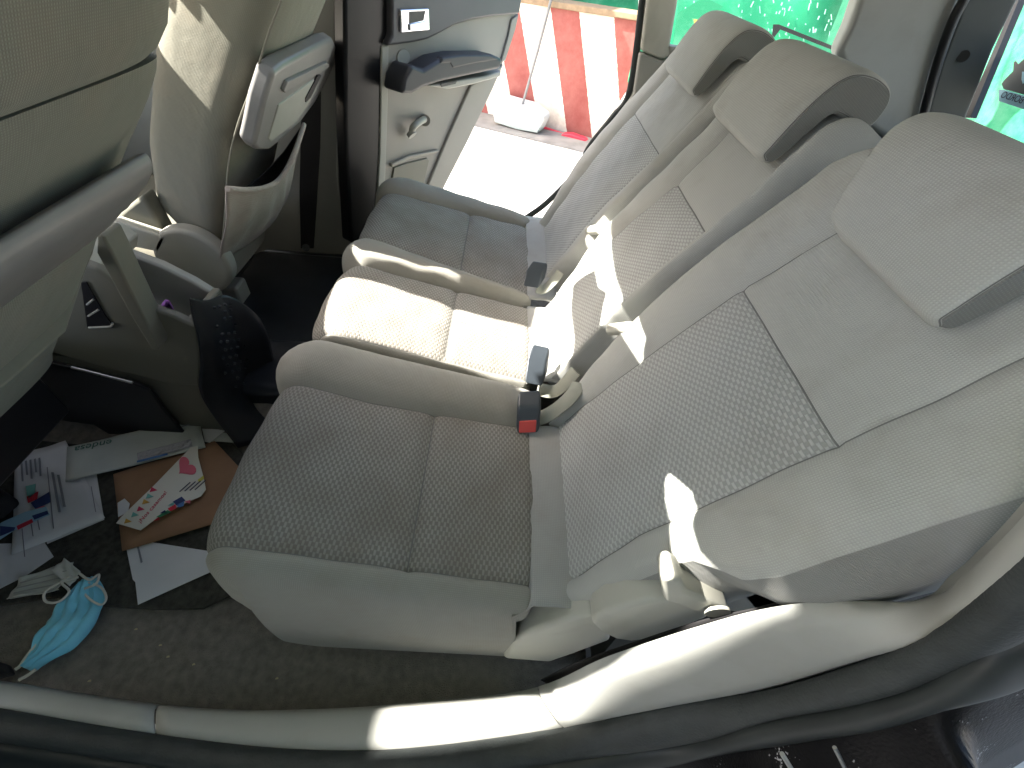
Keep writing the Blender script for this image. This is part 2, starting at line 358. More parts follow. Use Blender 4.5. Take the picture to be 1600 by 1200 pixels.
def loft(name, rings, material, parent=None, caps=True, smooth=60):
    bm = bmesh.new(); uv = bm.loops.layers.uv.new('UV'); n = len(rings[0])
    R = [[bm.verts.new(p) for p in r] for r in rings]; v = 0
    per = [0]
    mid = rings[len(rings)//2]
    for k in range(n): per.append(per[-1]+(Vector(mid[(k+1) % n])-Vector(mid[k])).length)
    for i in range(len(R)-1):
        dv = (Vector(rings[i+1][0])-Vector(rings[i][0])).length
        for k in range(n):
            f = bm.faces.new((R[i][k], R[i][(k+1) % n], R[i+1][(k+1) % n], R[i+1][k]))
            for l, c in zip(f.loops, ((v, per[k]), (v, per[k+1]), (v+dv, per[k+1]), (v+dv, per[k]))): l[uv].uv = c
        v += dv
    if caps: bm.faces.new(R[0][::-1]); bm.faces.new(R[-1])
    bmesh.ops.recalc_face_normals(bm, faces=bm.faces)
    me = bpy.data.meshes.new(name); bm.to_mesh(me); bm.free()
    return link(name, me, material, parent, smooth)
def sq_ring(c, ex, ey, hx, hy, p=4.0, n=40):
    """rounded-rectangle ring around c spanned by ex, ey"""
    out = []
    for k in range(n):
        a = 2*math.pi*k/n; ca, sa = math.cos(a), math.sin(a)
        out.append(Vector(c)+Vector(ex)*hx*math.copysign(abs(ca)**(2/p), ca)+Vector(ey)*hy*math.copysign(abs(sa)**(2/p), sa))
    return out
def box(name, lo, hi, material, parent=None, bevel=0.0):
    x0, y0, z0 = lo; x1, y1, z1 = hi
    return prism(name, [(x0, y0, z0), (x1, y0, z0), (x1, y1, z0), (x0, y1, z0)], (0, 0, z1-z0), material, parent, bevel)
def holed(name, outer, holes, z, thick, material, parent=None):
    bm = bmesh.new()
    for loop in [outer]+holes:
        vs = [bm.verts.new((p[0], p[1], z)) for p in loop]
        for i in range(len(vs)): bm.edges.new((vs[i], vs[(i+1) % len(vs)]))
    bmesh.ops.triangle_fill(bm, use_beauty=True, use_dissolve=False, edges=bm.edges[:], normal=(0, 0, 1))
    me = bpy.data.meshes.new(name); bm.to_mesh(me); bm.free()
    o = link(name, me, material, parent, 0)
    s = o.modifiers.new('solid', 'SOLIDIFY'); s.thickness = thick; s.offset = 1
    return o
def up_sun(p, z):
    p = Vector(p); k = (z-p.z)/(-SUN.z); return p-SUN*k
def hash2(a, b): 
    v = math.sin(a*12.9898+b*78.233)*43758.5453; return v-math.floor(v)
def wob(a, b, f=1.0): return math.sin(a*7.1*f+1.3)*math.cos(b*5.3*f+0.7)

# ------------------------------------------------------------------ the setting outside
gz = -0.70
def gsheet(name, pts, z, material):
    bm = bmesh.new(); bm.faces.new([bm.verts.new((p[0], p[1], z)) for p in pts])
    me = bpy.data.meshes.new(name); bm.to_mesh(me); bm.free(); o = link(name, me, material, None, 0); o['kind'] = 'structure'; return o
gsheet('ground', [(-60, -60), (60, -60), (60, 60), (-60, 60)], gz, M['ground'])
WB = az(770, 180, gz); WE = az(920, 215, gz); WD = (WE-WB); WD.z = 0; WD.normalize(); WN = Vector((WD.y, -WD.x, 0))
GA = az(740, 195, gz); 
gs = []
for s, d in ((-6, 0), (8, 0), (8, 0.46), (-6, 0.46)): gs.append(WB+WD*s+WN*(d-0.02))
gsheet('pavement', gs, gz+0.004, M['gutter'])

# painted boundary wall with slanting red bands
def stripe_mat():
    Mx = bpy.data.materials.new('banded_wall_paint'); Mx.use_nodes = True
    t = Mx.node_tree; b = t.nodes['Principled BSDF']; b.inputs['Roughness'].default_value = 0.75
    tc = t.nodes.new('ShaderNodeTexCoord'); sp = t.nodes.new('ShaderNodeSeparateXYZ'); t.links.new(tc.outputs['UV'], sp.inputs[0])
    def mth(op, a, c=None):
        n = t.nodes.new('ShaderNodeMath'); n.operation = op
        for i, v in enumerate((a, c)):
            if v is None: continue
            if isinstance(v, (int, float)): n.inputs[i].default_value = v
            else: t.links.new(v, n.inputs[i])
        return n.outputs[0]
    nz = t.nodes.new('ShaderNodeTexNoise'); nz.inputs['Scale'].default_value = 30; nz.inputs['Detail'].default_value = 5
    t.links.new(tc.outputs['UV'], nz.inputs['Vector'])
    f = mth('FRACT', mth('ADD', sp.outputs[0], mth('MULTIPLY', mth('SUBTRACT', nz.outputs['Fac'], 0.5), 0.03)))
    r = mth('LESS_THAN', f, 0.46)
    n = t.nodes.new('ShaderNodeTexNoise'); n.inputs['Scale'].default_value = 4; n.inputs['Detail'].default_value = 8; n.inputs['Roughness'].default_value = 0.7
    t.links.new(tc.outputs['Object'], n.inputs['Vector'])
    red = t.nodes.new('ShaderNodeValToRGB'); red.color_ramp.elements[0].color = (0.25, 0.055, 0.045, 1); red.color_ramp.elements[1].color = (0.38, 0.13, 0.105, 1)
    red.color_ramp.elements[0].position = 0.35; red.color_ramp.elements[1].position = 0.75
    cr = t.nodes.new('ShaderNodeValToRGB'); cr.color_ramp.elements[0].color = (0.50, 0.43, 0.35, 1); cr.color_ramp.elements[1].color = (0.72, 0.66, 0.56, 1)
    cr.color_ramp.elements[0].position = 0.32; cr.color_ramp.elements[1].position = 0.55
    t.links.new(n.outputs['Fac'], red.inputs[0]); t.links.new(n.outputs['Fac'], cr.inputs[0])
    mx = t.nodes.new('ShaderNodeMix'); mx.data_type = 'RGBA'; t.links.new(r, mx.inputs[0]); t.links.new(cr.outputs[0], mx.inputs[6]); t.links.new(red.outputs[0], mx.inputs[7])
    t.links.new(mx.outputs[2], b.inputs['Base Color'])
    bp = t.nodes.new('ShaderNodeBump'); bp.inputs['Strength'].default_value = 0.3; bp.inputs['Distance'].default_value = 0.01
    t.links.new(n.outputs['Fac'], bp.inputs['Height']); t.links.new(bp.outputs[0], b.inputs['Normal'])
    return Mx
def awall(x, y, o=0.0): return on(x, y, WN, WB+WN*o)
def wall_sz(p): return ((p-WB).dot(WD), p.z)
# band edges seen in the picture give the slant and the period
b2t, b2b, b3t = wall_sz(awall(859, 2)), wall_sz(awall(886, 208)), wall_sz(awall(960, 37))
slant = (b2b[0]-b2t[0])/(b2b[1]-b2t[1])
per = (b3t[0]-slant*b3t[1])-(b2t[0]-slant*b2t[1]); ph = b2t[0]-slant*b2t[1]
wtop = awall(940, 24).z
wall = thing('boundary_wall', 'low wall painted with slanting dark red and cream bands beyond the open door', 'wall', WB)
bm = bmesh.new(); uv = bm.loops.layers.uv.new('UV')
def wv(s, d, z): return WB+WD*s-WN*d+Vector((0, 0, z-WB.z))
for quad in ([(-7, 0, gz-.05), (1.35, 0, gz-.05), (1.35, 0, wtop), (-7, 0, wtop)], [(1.35, .2, gz-.05), (-7, .2, gz-.05), (-7, .2, wtop), (1.35, .2, wtop)],
             [(-7, 0, wtop), (1.35, 0, wtop), (1.35, .2, wtop), (-7, .2, wtop)], [(1.35, 0, gz-.05), (1.35, .2, gz-.05), (1.35, .2, wtop), (1.35, 0, wtop)], [(-7, .2, gz-.05), (-7, 0, gz-.05), (-7, 0, wtop), (-7, .2, wtop)]):
    f = bm.faces.new([bm.verts.new(wv(*q)) for q in quad])
    for l, q in zip(f.loops, quad): l[uv].uv = ((q[0]-slant*q[2]-ph)/per, q[2])
me = bpy.data.meshes.new('masonry'); bm.to_mesh(me); bm.free(); link('masonry', me, stripe_mat(), wall, 0)
prism('coping', [wv(-7, -.03, wtop+.002), wv(1.35, -.03, wtop+.002), wv(1.35, .23, wtop+.002), wv(-7, .23, wtop+.002)], (0, 0, 0.045), M['ledge'], wall, 0.008)

def hang_sheet(name, a, b, z0, z1, amp, material, label, cat, n=40, mrow=26, f=1.0, folds=None):
    a, b = Vector(a), Vector(b); d = (b-a); nrm = Vector((d.y, -d.x, 0)).normalized(); rows = []
    for i in range(mrow):
        v = i/(mrow-1); r = []
        for j in range(n):
            u = j/(n-1); off = amp*(math.sin(u*23*f+v*4)+0.6*math.sin(u*9*f-v*9+1)+0.5*math.sin((u+v)*31*f))
            p = a+d*u+nrm*off; p.z = z0+(z1-z0)*v; r.append(p)
        rows.append(r)
    return tag(grid(name, rows, material, None, 0.004), label, cat)
# green sheeting hung behind the wall and behind the car
p0, p1 = wv(-3, 1.4, 0), wv(1.9, 1.0, 0)
hang_sheet('tarpaulin', (p0.x, p0.y, 0), (p1.x, p1.y, 0), -0.3, 1.1, 0.05, M['tarp2'], 'pale green sheet hanging beyond the coping of the banded wall', 'tarpaulin')
hang_sheet('tarpaulin', (0.85, 4.05, 0), (2.75, 3.40, 0), -0.1, 1.3, 0.02, M['tarp'], 'deep green sheet flecked with white, seen through the side window by the headrests', 'tarpaulin', n=60)
hang_sheet('tarpaulin', (3.55, 4.7, 0), (3.4, 3.0, 0), -0.4, 1.2, 0.045, M['tarp2'], 'creased light green sheet seen through the rear window by the dog sticker', 'tarpaulin', n=60, f=0.8)
hang_sheet('tarpaulin', (-.75, -1.5, 0), (3.2, -1.9, 0), -0.65, 2.19, 0.04, M['dull'], 'added unseen grey sheet that blocks sky light on the near side of the car', 'tarpaulin', n=50)  # added sheet out of view, cuts sky light from the near side
# ragged black and white edge, and the white flecks, on the deep green sheet
def atarp(x, y, o=0.06):
    d = Vector((2.75-0.85, 3.40-4.05, 0)); n = Vector((d.y, -d.x, 0)).normalized(); return on(x, y, n, Vector((0.85, 4.05, 0))+n*o), n
tp = bpy.data.objects['tarpaulin.001']
bm = bmesh.new()
for k in range(170):
    x = 1060+hash2(k, 1)*280; y = -30+hash2(k, 2)*135
    L = 3+hash2(k, 3)*9; wd = 1.0+hash2(k, 4)*1.2; an = rad(62+hash2(k, 5)*40)
    if hash2(k, 6) > 0.4: L *= 0.5
    dx, dy = math.cos(an)*L/2, -math.sin(an)*L/2; nx, ny = math.sin(an)*wd/2, math.cos(an)*wd/2
    q = [atarp(x+a*dx+b*nx, y+a*dy+b*ny, 0.062)[0] for a, b in ((-1, -1), (1, -1), (1, 1), (-1, 1))]
    bm.faces.new([bm.verts.new(p) for p in q])
me = bpy.data.meshes.new('fleck'); bm.to_mesh(me); bm.free(); o = link('fleck', me, M['tarp_fleck'] if 'tarp_fleck' in M else flat('white_fleck', (0.30, 0.62, 0.47)), tp, 0); o['kind'] = 'stuff'
_, tn = atarp(1200, 50)
prism('dark_edging', [atarp(x, y, .064)[0] for x, y in ((1208, 38), (1217, 38), (1310, 75), (1308, 81), (1219, 46), (1210, 58), (1206, 56))], tn*0.004, M['black'], tp)
prism('pale_hem', [atarp(x, y, .063)[0] for x, y in ((1343, -20), (1325, -20), (1290, 70), (1306, 77))], tn*0.003, M['tarp2'], tp)
prism('pale_hem', [atarp(x, y, .063)[0] for x, y in ((1060, 20), (1100, -5), (1130, 10), (1098, 40), (1080, 70), (1050, 80))], tn*0.003, M['tarp2'], tp)
prism('badge', [atarp(x, y, .066)[0] for x, y in ((1081, 28), (1096, 30), (1093, 38), (1085, 45))], tn*0.003, M['p_green'], tp)
prism('badge_centre', [atarp(x, y, .07)[0] for x, y in ((1084, 30), (1090, 31), (1088, 38), (1085, 39))], tn*0.002, M['p_gold'], tp)

# lobby dustpan against the wall
def adp(x, y, o): return awall(x, y, o)
dp = thing('dustpan', 'white long handled dustpan standing against the banded wall', 'dustpan', az(808, 205, gz))
c0 = 0.10
prof = lambda o, top: [(768, top), (790, top-3), (835, top+10), (846, top+22), (843, top+40)]
rows = []
front = [(772, 182), (777, 153), (800, 158), (838, 172), (848, 180), (845, 190), (838, 205), (805, 200)]
o = prism('pan', [adp(x, y, 0.28) for x, y in ((771, 163), (779, 158), (840, 175), (849, 182), (848, 190), (840, 207), (806, 200), (770, 184))], -WN*0.18, M['dustpan_w'], dp, 0.02)
prism('base', [adp(x, y, 0.285) for x, y in ((771, 183), (806, 194), (843, 200), (839, 208), (806, 202), (773, 191))], -WN*0.16, M['dustpan_g'], dp, 0.006)
prism('hood', [adp(x, y, 0.09) for x, y in ((776, 150), (790, 149), (838, 162), (848, 172), (846, 195), (780, 180))], -WN*0.05, M['dustpan_w'], dp, 0.006)
tube('handle', [adp(815, 168, 0.18), adp(840, 80, 0.12), adp(864, -12, 0.06)], 0.012, M['silver_trim'], dp, smooth=False)
rb = thing('broom', 'bright red broom lying on the pavement along the foot of the wall', 'broom', az(880, 207, gz))
tube('pole', [adp(842, 199, 0.05)+Vector((0, 0, .01)), adp(885, 212, 0.05)], 0.016, M['redplastic'], rb, smooth=False)
prism('head', [adp(x, y, 0.06) for x, y in ((882, 206), (895, 206), (918, 214), (922, 222), (905, 221), (880, 215))], WN*0.08, M['redplastic'], rb, 0.01)

# added awnings out of view, cut to shade the near side and the wall
hole_low = [(575, 1176, -.24), (700, 1166, -.24), (800, 1150, -.24), (868, 1136, -.245)]
CZ = 2.2
edge = [up_sun(az(x, y, z), CZ) for x, y, z in hole_low]
edge += [up_sun(p, CZ) for p in (ay(905, 1095, -.09), ay(960, 1062, -.08), ay(1040, 1030, -.075), ay(1120, 1008, -.07), ay(1190, 985, -.065), ay(1245, 956, -.06))]
x0, x1 = edge[0].x, edge[-1].x
outer = [(-5.5, 0.35), (x0-0.01, 0.35)]+[(p.x, p.y) for p in edge]+[(x1+0.005, 0.45), (1.8, 0.45), (1.8, -1.6), (-5.5, -1.6)]
o = holed('added_awning', outer, [], CZ, 0.012, M['added_canopy']); tag(o, 'added unseen awning cut to shade the near side of the car', 'awning')
aw = []
for s, d in ((-9, -3.0), (1.9, -3.0), (1.9, 0.46), (-9, 0.46)):
    p = WB+WD*s+WN*d; q = up_sun((p.x, p.y, gz), 2.5); aw.append((q.x, q.y))
o = holed('added_awning', aw, [], 2.5, 0.012, M['added_canopy']); tag(o, 'wide added unseen awning that shades the banded wall and its pavement', 'awning')

# ------------------------------------------------------------------ car shell
car = thing('car_body', 'black car body with open doors, pale trim and dark carpet', 'car', (0, 0, gz))
# unseen roof lining; holes added and shaped to cast the sun patches
ZR = 0.80
pc = lambda x, y: up_sun(acush(x, y), ZR)
pb = lambda x, y: up_sun(aback(x, y), ZR)
mid_patch = [pc(500, 426), pc(490, 516), pc(560, 528), pc(620, 543), pc(700, 565), pc(760, 584), pc(815, 606), pc(820, 640), pc(850, 640), pb(862, 612), pb(893, 565), pb(899, 530), pb(893, 490), pb(897, 449), pb(915, 436), pb(929, 430),
             pb(934, 457), pb(947, 465), pb(940, 495), pb(936, 515), pb(955, 522), pb(972, 532), pb(1001, 581), pb(1017, 540), pb(1003, 503), pb(978, 498), pb(976, 468), pb(967, 444), pb(960, 410), pb(958, 380),
             pb(964, 348), pb(948, 345), pb(916, 380), pb(895, 430), pb(868, 452), pb(848, 487), pc(828, 515), pc(740, 494), pc(660, 468), pc(580, 442)]
rim = []
for k, (x, y) in enumerate([(-1.10, .825), (-1.05, .828), (-1.0, .832), (-.955, .828), (-.91, .832), (-.865, .828), (-.85, .84), (-.875, .85), (-.862, .862), (-.895, .868), (-.885, .885), (-.925, .882), (-.93, .90), (-.97, .897), (-.98, .92), (-1.02, .915), (-1.03, .94), (-1.10, .94)]): rim.append((x, y))
con = [up_sun(ay(x, y, .62), ZR) for x, y in ((170, 385), (215, 400), (228, 425), (190, 440))]
fcu = [(-1.75, .85), (-1.52, .85), (-1.50, 1.0), (-1.75, 1.05)]
hinge = [up_sun(p, ZR) for p in (ay(925, 985, -.03), ay(975, 945, -.02), ay(985, 930, .03), ay(996, 905, .05), aback(1003, 880), aback(1018, 850), aback(1038, 812), aback(1038, 760), aback(1046, 743), aback(1062, 755), aback(1085, 775), aback(1092, 800), aback(1088, 830), aback(1100, 870), aback(1120, 890))]
roof = [(-2.45, -.02), (-2.0, -.02), (-1.3, -.035)]
c1 = [(500, 1110, -.25), (580, 1106, -.25), (650, 1101, -.25), (760, 1090, -.25), (840, 1080, -.24)]
roof += [(p.x, p.y) for p in (up_sun(az(*q), ZR) for q in c1)]
roof += [(p.x, p.y) for p in hinge]
roof += [(hinge[-1].x+.02, -.022), (.5, -.022), (1.3, .0), (1.35, .2), (1.35, 1.1), (1.2, 1.40), (-2.45, 1.40)]
holed('roof', roof, [[(p[0], p[1]) for p in mid_patch], rim, [(p.x, p.y) for p in con], fcu], ZR, 0.012, M['roofcloth'], car)

# carpet and tunnel
rows = []
for i in range(60):
    x = -2.0+i/59*2.15; r = []
    for j in range(48):
        y = -0.11+j/47*1.55
        z = -0.33+0.10*math.exp(-((y-.66)/.12)**4)+0.004*wob(x*3, y*3)+0.002*wob(x*11, y*9)
        if y < -0.06: z = -.34
        r.append(Vector((x, y, z)))
    rows.append(r)
grid('carpet', rows, M['floor'], car, 0.02)
box('firewall', (-2.05, -.1, -.35), (-2.0, 1.42, .25), M['darktrim'], car)
box('door_panel', (-2.0, -.16, -.33), (-.95, -.12, .40), M['darktrim'], car, 0.02)
prism('door', [(-.90, -.16, -.35), (-.58, -.95, -.35), (-.58, -.95, .76), (-.90, -.16, .76)], (-.06, -.02, 0), M['darktrim'], car, 0.02)
box('dashboard', (-2.0, .0, .05), (-1.62, 1.38, .34), M['darktrim'], car, 0.04)
box('tunnel_end', (-.80, .58, -.34), (-.50, .80, -.19), M['rubber'], car, 0.03)
box('tunnel_cover', (-1.0, .70, -.34), (-.52, 1.30, -.20), M['rubber'], car, 0.03)
box('luggage_floor', (.45, -.0, -.12), (1.35, 1.36, -.08), M['darktrim'], car)
box('tailgate', (1.36, -.0, -.3), (1.42, 1.4, .33), M['pillar_dark'], car, 0.01)
box('underseat_panel', (0.16, .0, -.33), (0.44, 1.38, -.1), M['darktrim'], car)

# near sill: trim, seal, painted body, all following one door-opening line
def curve(pts, n): return spline(pts, n)
N = 90
cin = [az(-60, 1064, -.25), az(0, 1068, -.25), az(210, 1100, -.25), az(360, 1112, -.25), az(500, 1110, -.25), az(650, 1100, -.25), az(840, 1078, -.245), ay(950, 1037, -.06), ay(1100, 990, -.062), ay(1230, 960, -.066), ay(1450, 938, -.073), ay(1530, 890, -.075), ay(1600, 829, -.076), ay(1720, 710, -.08)]
cout = [az(-60, 1098, -.245), az(0, 1106, -.245), az(205, 1141, -.245), az(400, 1166, -.245), az(560, 1173, -.245), az(700, 1163, -.245), az(880, 1137, -.24), ay(1050, 1106, -.105), ay(1200, 1079, -.105), ay(1325, 1042, -.105), ay(1450, 995, -.105), ay(1512, 950, -.104), ay(1600, 866, -.10), ay(1700, 740, -.095)]
cs1 = [az(-60, 1150, -.245), az(0, 1158, -.245), az(205, 1190, -.245), az(400, 1215, -.245), az(560, 1220, -.245), az(700, 1213, -.245), az(880, 1190, -.24), ay(1050, 1160, -.135), ay(1200, 1129, -.135), ay(1325, 1103, -.135), ay(1425, 1075, -.132), ay(1525, 1025, -.126), ay(1600, 985, -.118), ay(1720, 895, -.108)]
cs2 = [az(-60, 1190, -.27), az(0, 1200, -.27), az(205, 1225, -.27), az(400, 1245, -.27), az(560, 1250, -.27), az(700, 1243, -.27), az(880, 1215, -.26), ay(1050, 1190, -.155), ay(1200, 1162, -.155), ay(1350, 1140, -.155), ay(1450, 1112, -.15), ay(1525, 1085, -.143), ay(1600, 1057, -.133), ay(1720, 985, -.118)]
Cin, Cout, Cs1, Cs2 = (curve(c, N) for c in (cin, cout, cs1, cs2))
rows = []
for i in range(N):
    a, b = Cin[i], Cout[i]; wup = Vector((0, 0, 1)) if i < 45 else Vector((0, 0, 1))
    cdir = (Cin[min(i+1, N-1)]-Cin[max(i-1, 0)]).normalized(); nrm = cdir.cross(b-a).normalized()
    if nrm.dot(CAM-a) < 0: nrm = -nrm
    r = [a+(a-CAM).normalized()*.03+Vector((0, .003, -.03))]
    for k in range(9):
        t = k/8; h = 0.004*math.sin(math.pi*t) - (0.008*(max(0, t-.8)/.2)**2) - (0.008*(max(0, .12-t)/.12)**2)
        r.append(a.lerp(b, t)+nrm*h)
    r.append(b+(b-a).normalized()*.006+(b-CAM).normalized()*.03)
    rows.append(r)
cut = min(range(N), key=lambda i: (Cin[i]-az(852, 1074, -.245)).length)
cut2 = min(range(N), key=lambda i: (Cin[i]-az(232, 1103, -.25)).length)
sill = grid('sill_trim', rows[:cut2+1], M['trim'], car, 0.004)
sill2 = grid('sill_trim', [[p+(rows[cut2+1][k]-p)*0.12 for k, p in enumerate(rows[cut2])]]+rows[cut2+1:cut+1], M['trim'], car, 0.004)
sill3 = grid('wheel_arch_trim', [[p+(rows[cut+1][k]-p)*0.10+Vector((0, 0, .002)) for k, p in enumerate(rows[cut])]]+rows[cut+1:], M['trim'], car, 0.004)
# padded seal and the thinner outer seal
def seal_grid(A, B, hgt, nm, material, seg=8):
    rows = []
    for i in range(N):
        a, b = A[i], B[i]; cdir = (A[min(i+1, N-1)]-A[max(i-1, 0)]).normalized(); nrm = cdir.cross(b-a).normalized()
        if nrm.dot(CAM-a) < 0: nrm = -nrm
        r = [a-nrm*0.012]
        for k in range(seg+1):
            t = k/seg; r.append(a.lerp(b, t)+nrm*hgt*math.sqrt(max(0, 1-(2*t-1)**2)))
        r.append(b-nrm*0.012); rows.append(r)
    return grid(nm, rows, material, car, 0.003)
Cg = [a.lerp(b, 0.03) for a, b in zip(Cs1, Cs2)]
seal_grid([a.lerp(b, .05)+(a-CAM).normalized()*.004 for a, b in zip(Cout, Cs1)], [p for p in Cs1], 0.013, 'door_seal', M['seal'])
seal_grid(Cg, Cs2, 0.010, 'door_seal_lip', M['seal_plain'])
rows = []
for i in range(N):
    b = Cs2[i]; o = (Cs2[i]-Cs1[i]).normalized()
    aw_ = (b-CAM).normalized()
    rr = [b-o*.03+aw_*.03, b+o*.004+aw_*.022, b+o*.02+aw_*.026, b+o*.05+aw_*.02, b+o*.09+aw_*.024, b+o*.15+aw_*.04, b+o*.25+aw_*.10]
    rows.append(rr)
grid('painted_sill', rows, M['paint'], car, 0.004)
# dried water drops and grit on the black paint
def to_px(p):
    d = p-CAM; z = d.dot(FW); return 800+F_PX*d.dot(RT)/z, 600-F_PX*d.dot(UP)/z
bm = bmesh.new(); made = 0
for k in range(12000):
    i = 40+int(hash2(k, 11)*48); c_ = 1+int(hash2(k, 12)*5); u, v = hash2(k, 13), hash2(k, 14)
    p = rows[i][c_].lerp(rows[i+1][c_], u).lerp(rows[i][c_+1].lerp(rows[i+1][c_+1], u), v)
    x, y = to_px(p)
    if not (1230 < x < 1650 and 1000 < y < 1230): continue
    if hash2(k, 17) > (.10 if x < 1440 else .10+.5*(x-1440)/160): continue
    sz = .0005+.0015*hash2(k, 15)**3
    mt = Matrix.Translation(p+(CAM-p).normalized()*.001) @ Matrix.Rotation(hash2(k, 16)*3, 4, 'Z') @ Matrix.Diagonal((sz*(1+1.6*hash2(k, 18)), sz, sz*.6, 1))
    bmesh.ops.create_icosphere(bm, subdivisions=1, radius=1, matrix=mt); made += 1
    if made > 330: break
me = bpy.data.meshes.new('dried_drops'); bm.to_mesh(me); bm.free(); o = link('dried_drops', me, mat('dried_drop', (0.6, 0.6, 0.6), 0.25), car, 180); o['kind'] = 'stuff'
# striker and clips on the painted door jamb
pj = lambda x, y: on(x, y, (0.35, -0.6, 0.72), Cs2[62]+Vector((.03, -.03, -.03)))
tube('latch_striker', [pj(1222, 1178), pj(1238, 1204)], 0.0022, M['steel'], car, smooth=False)
tube('latch_striker', [pj(1304, 1168), pj(1322, 1204)], 0.002, M['steel'], car, smooth=False)

# far side: pillar trim, sill, seal
YB = 1.36
prism('pillar_trim', [ay(x, y, YB) for x, y in ((440, -60), (538, -60), (534, 60), (531, 200), (531, 285), (537, 322), (552, 350), (585, 375), (600, 400), (580, 450), (330, 450), (360, 200))], (0, .05, 0), M['trim_dim'], car, 0.012)
box('door_panel', (-2.0, 1.40, -.33), (-.74, 1.44, .74), M['trim_dim'], car, 0.02)
prism('door_sill', [az(x, y, -.24) for x, y in ((330, 425), (420, 385), (560, 395), (640, 400), (640, 430), (560, 430), (345, 470))], (0, 0, -.09), M['rubber'], car, 0.02)
tube('sill_strip', [az(362, 408, -.24), az(420, 400, -.235), az(540, 402, -.24)], 0.012, M['rubber'], car)
tube('door_seal', [ay(x, y, YB+.005) for x, y in ((540, -60), (536, 60), (533, 200), (533, 282), (539, 320), (553, 347), (578, 366), (640, 390), (760, 372), (830, 335), (872, 300), (905, 262), (922, 228), (960, 180), (984, 142), (1004, 0), (1010, -60))], 0.010, M['seal_plain'], car, n=90)
tube('pillar_edge_strip', [ay(x, y, YB-.006) for x, y in ((535, -60), (531, 60), (528, 200), (528, 284), (535, 325), (550, 352), (575, 372))], 0.0035, M['trim'], car, n=50)
# door jamb behind the seal, black painted
prism('door_jamb', [ay(x, y, YB+.07) for x, y in ((538, -80), (606, -80), (604, 200), (600, 330), (640, 420), (560, 400), (530, 330))], (0, .04, 0), M['paint_clean'], car, 0.004)
# rear pillars and window surround on the far side
prism('pillar_jamb', [ay(x, y, 1.37) for x, y in ((1003, -40), (1016, -40), (1012, 0), (1001, 80), (990, 148), (972, 172), (962, 176), (985, 140), (996, 70))], (0, .03, 0), M['trim'], car, 0.003)
prism('rear_pillar_trim', [ay(x, y, 1.34) for x, y in ((1015, -60), (1072, -60), (1060, 0), (1048, 70), (1052, 88), (1034, 94), (1001, 80), (1011, 0))], (0, .05, 0), M['trim_beige'], car, 0.01)
prism('rear_pillar_trim', [ay(x, y, 1.335) for x, y in ((1000, 82), (1034, 95), (1056, 92), (1120, 110), (1120, 300), (940, 300), (960, 190), (990, 150))], (0, .05, 0), M['trim_dim'], car, 0.008)
prism('quarter_panel', [ay(x, y, 1.33) for x, y in ((1046, 72), (1100, 80), (1200, 90), (1310, 120), (1500, 260), (1500, 420), (1120, 420), (1060, 200))], (0, .05, 0), M['trim_dim'], car, 0.01)
prism('tail_pillar_trim', [ay(x, y, 1.30) for x, y in ((1352, -80), (1520, -80), (1508, -10), (1492, 30), (1462, 110), (1432, 222), (1390, 222), (1345, 190), (1308, 82), (1328, 40), (1345, -10))], (0, .06, 0), M['trim'], car, 0.02)
tube('tailgate_seal', [ay(x, y, 1.285) for x, y in ((1528, -80), (1510, -10), (1488, 35), (1462, 110), (1432, 222), (1420, 260))], 0.012, M['black'], car, n=40)
prism('tailgate_pillar', [ay(x, y, 1.31) for x, y in ((1525, -80), (1640, -80), (1592, 0), (1555, 75), (1513, 180), (1470, 290), (1420, 290), (1440, 200), (1470, 100), (1495, 35))], (0, .05, 0), M['pillar_dark'], car, 0.012)
tube('trim_plug', [ay(1505, 88, 1.31), ay(1505, 88, 1.303)], 0.014, M['black'], car, smooth=False, seg=16)
prism('rear_shelf', [az(x, y, .30) for x, y in ((1250, 170), (1345, 190), (1440, 222), (1560, 260), (1500, 330), (1300, 300))], (0, 0, -.03), M['darktrim'], car, 0.008)
# panes
prism('side_window', [ay(x, y, 1.375) for x, y in ((1050, 80), (1072, -80), (1365, -80), (1300, 100))], (0, .003, 0), M['glass'], car)
RWX = 1.34
prism('rear_window', [ax(x, y, RWX) for x, y in ((1500, 220), (1600, -60), (1900, -60), (1900, 330), (1600, 300))], (.003, 0, 0), M['glass'], car)
prism('window_edge', [ax(x, y, RWX-.02) for x, y in ((1588, -5), (1594, -5), (1516, 184), (1506, 184))], (.02, 0, 0), M['black'], car)
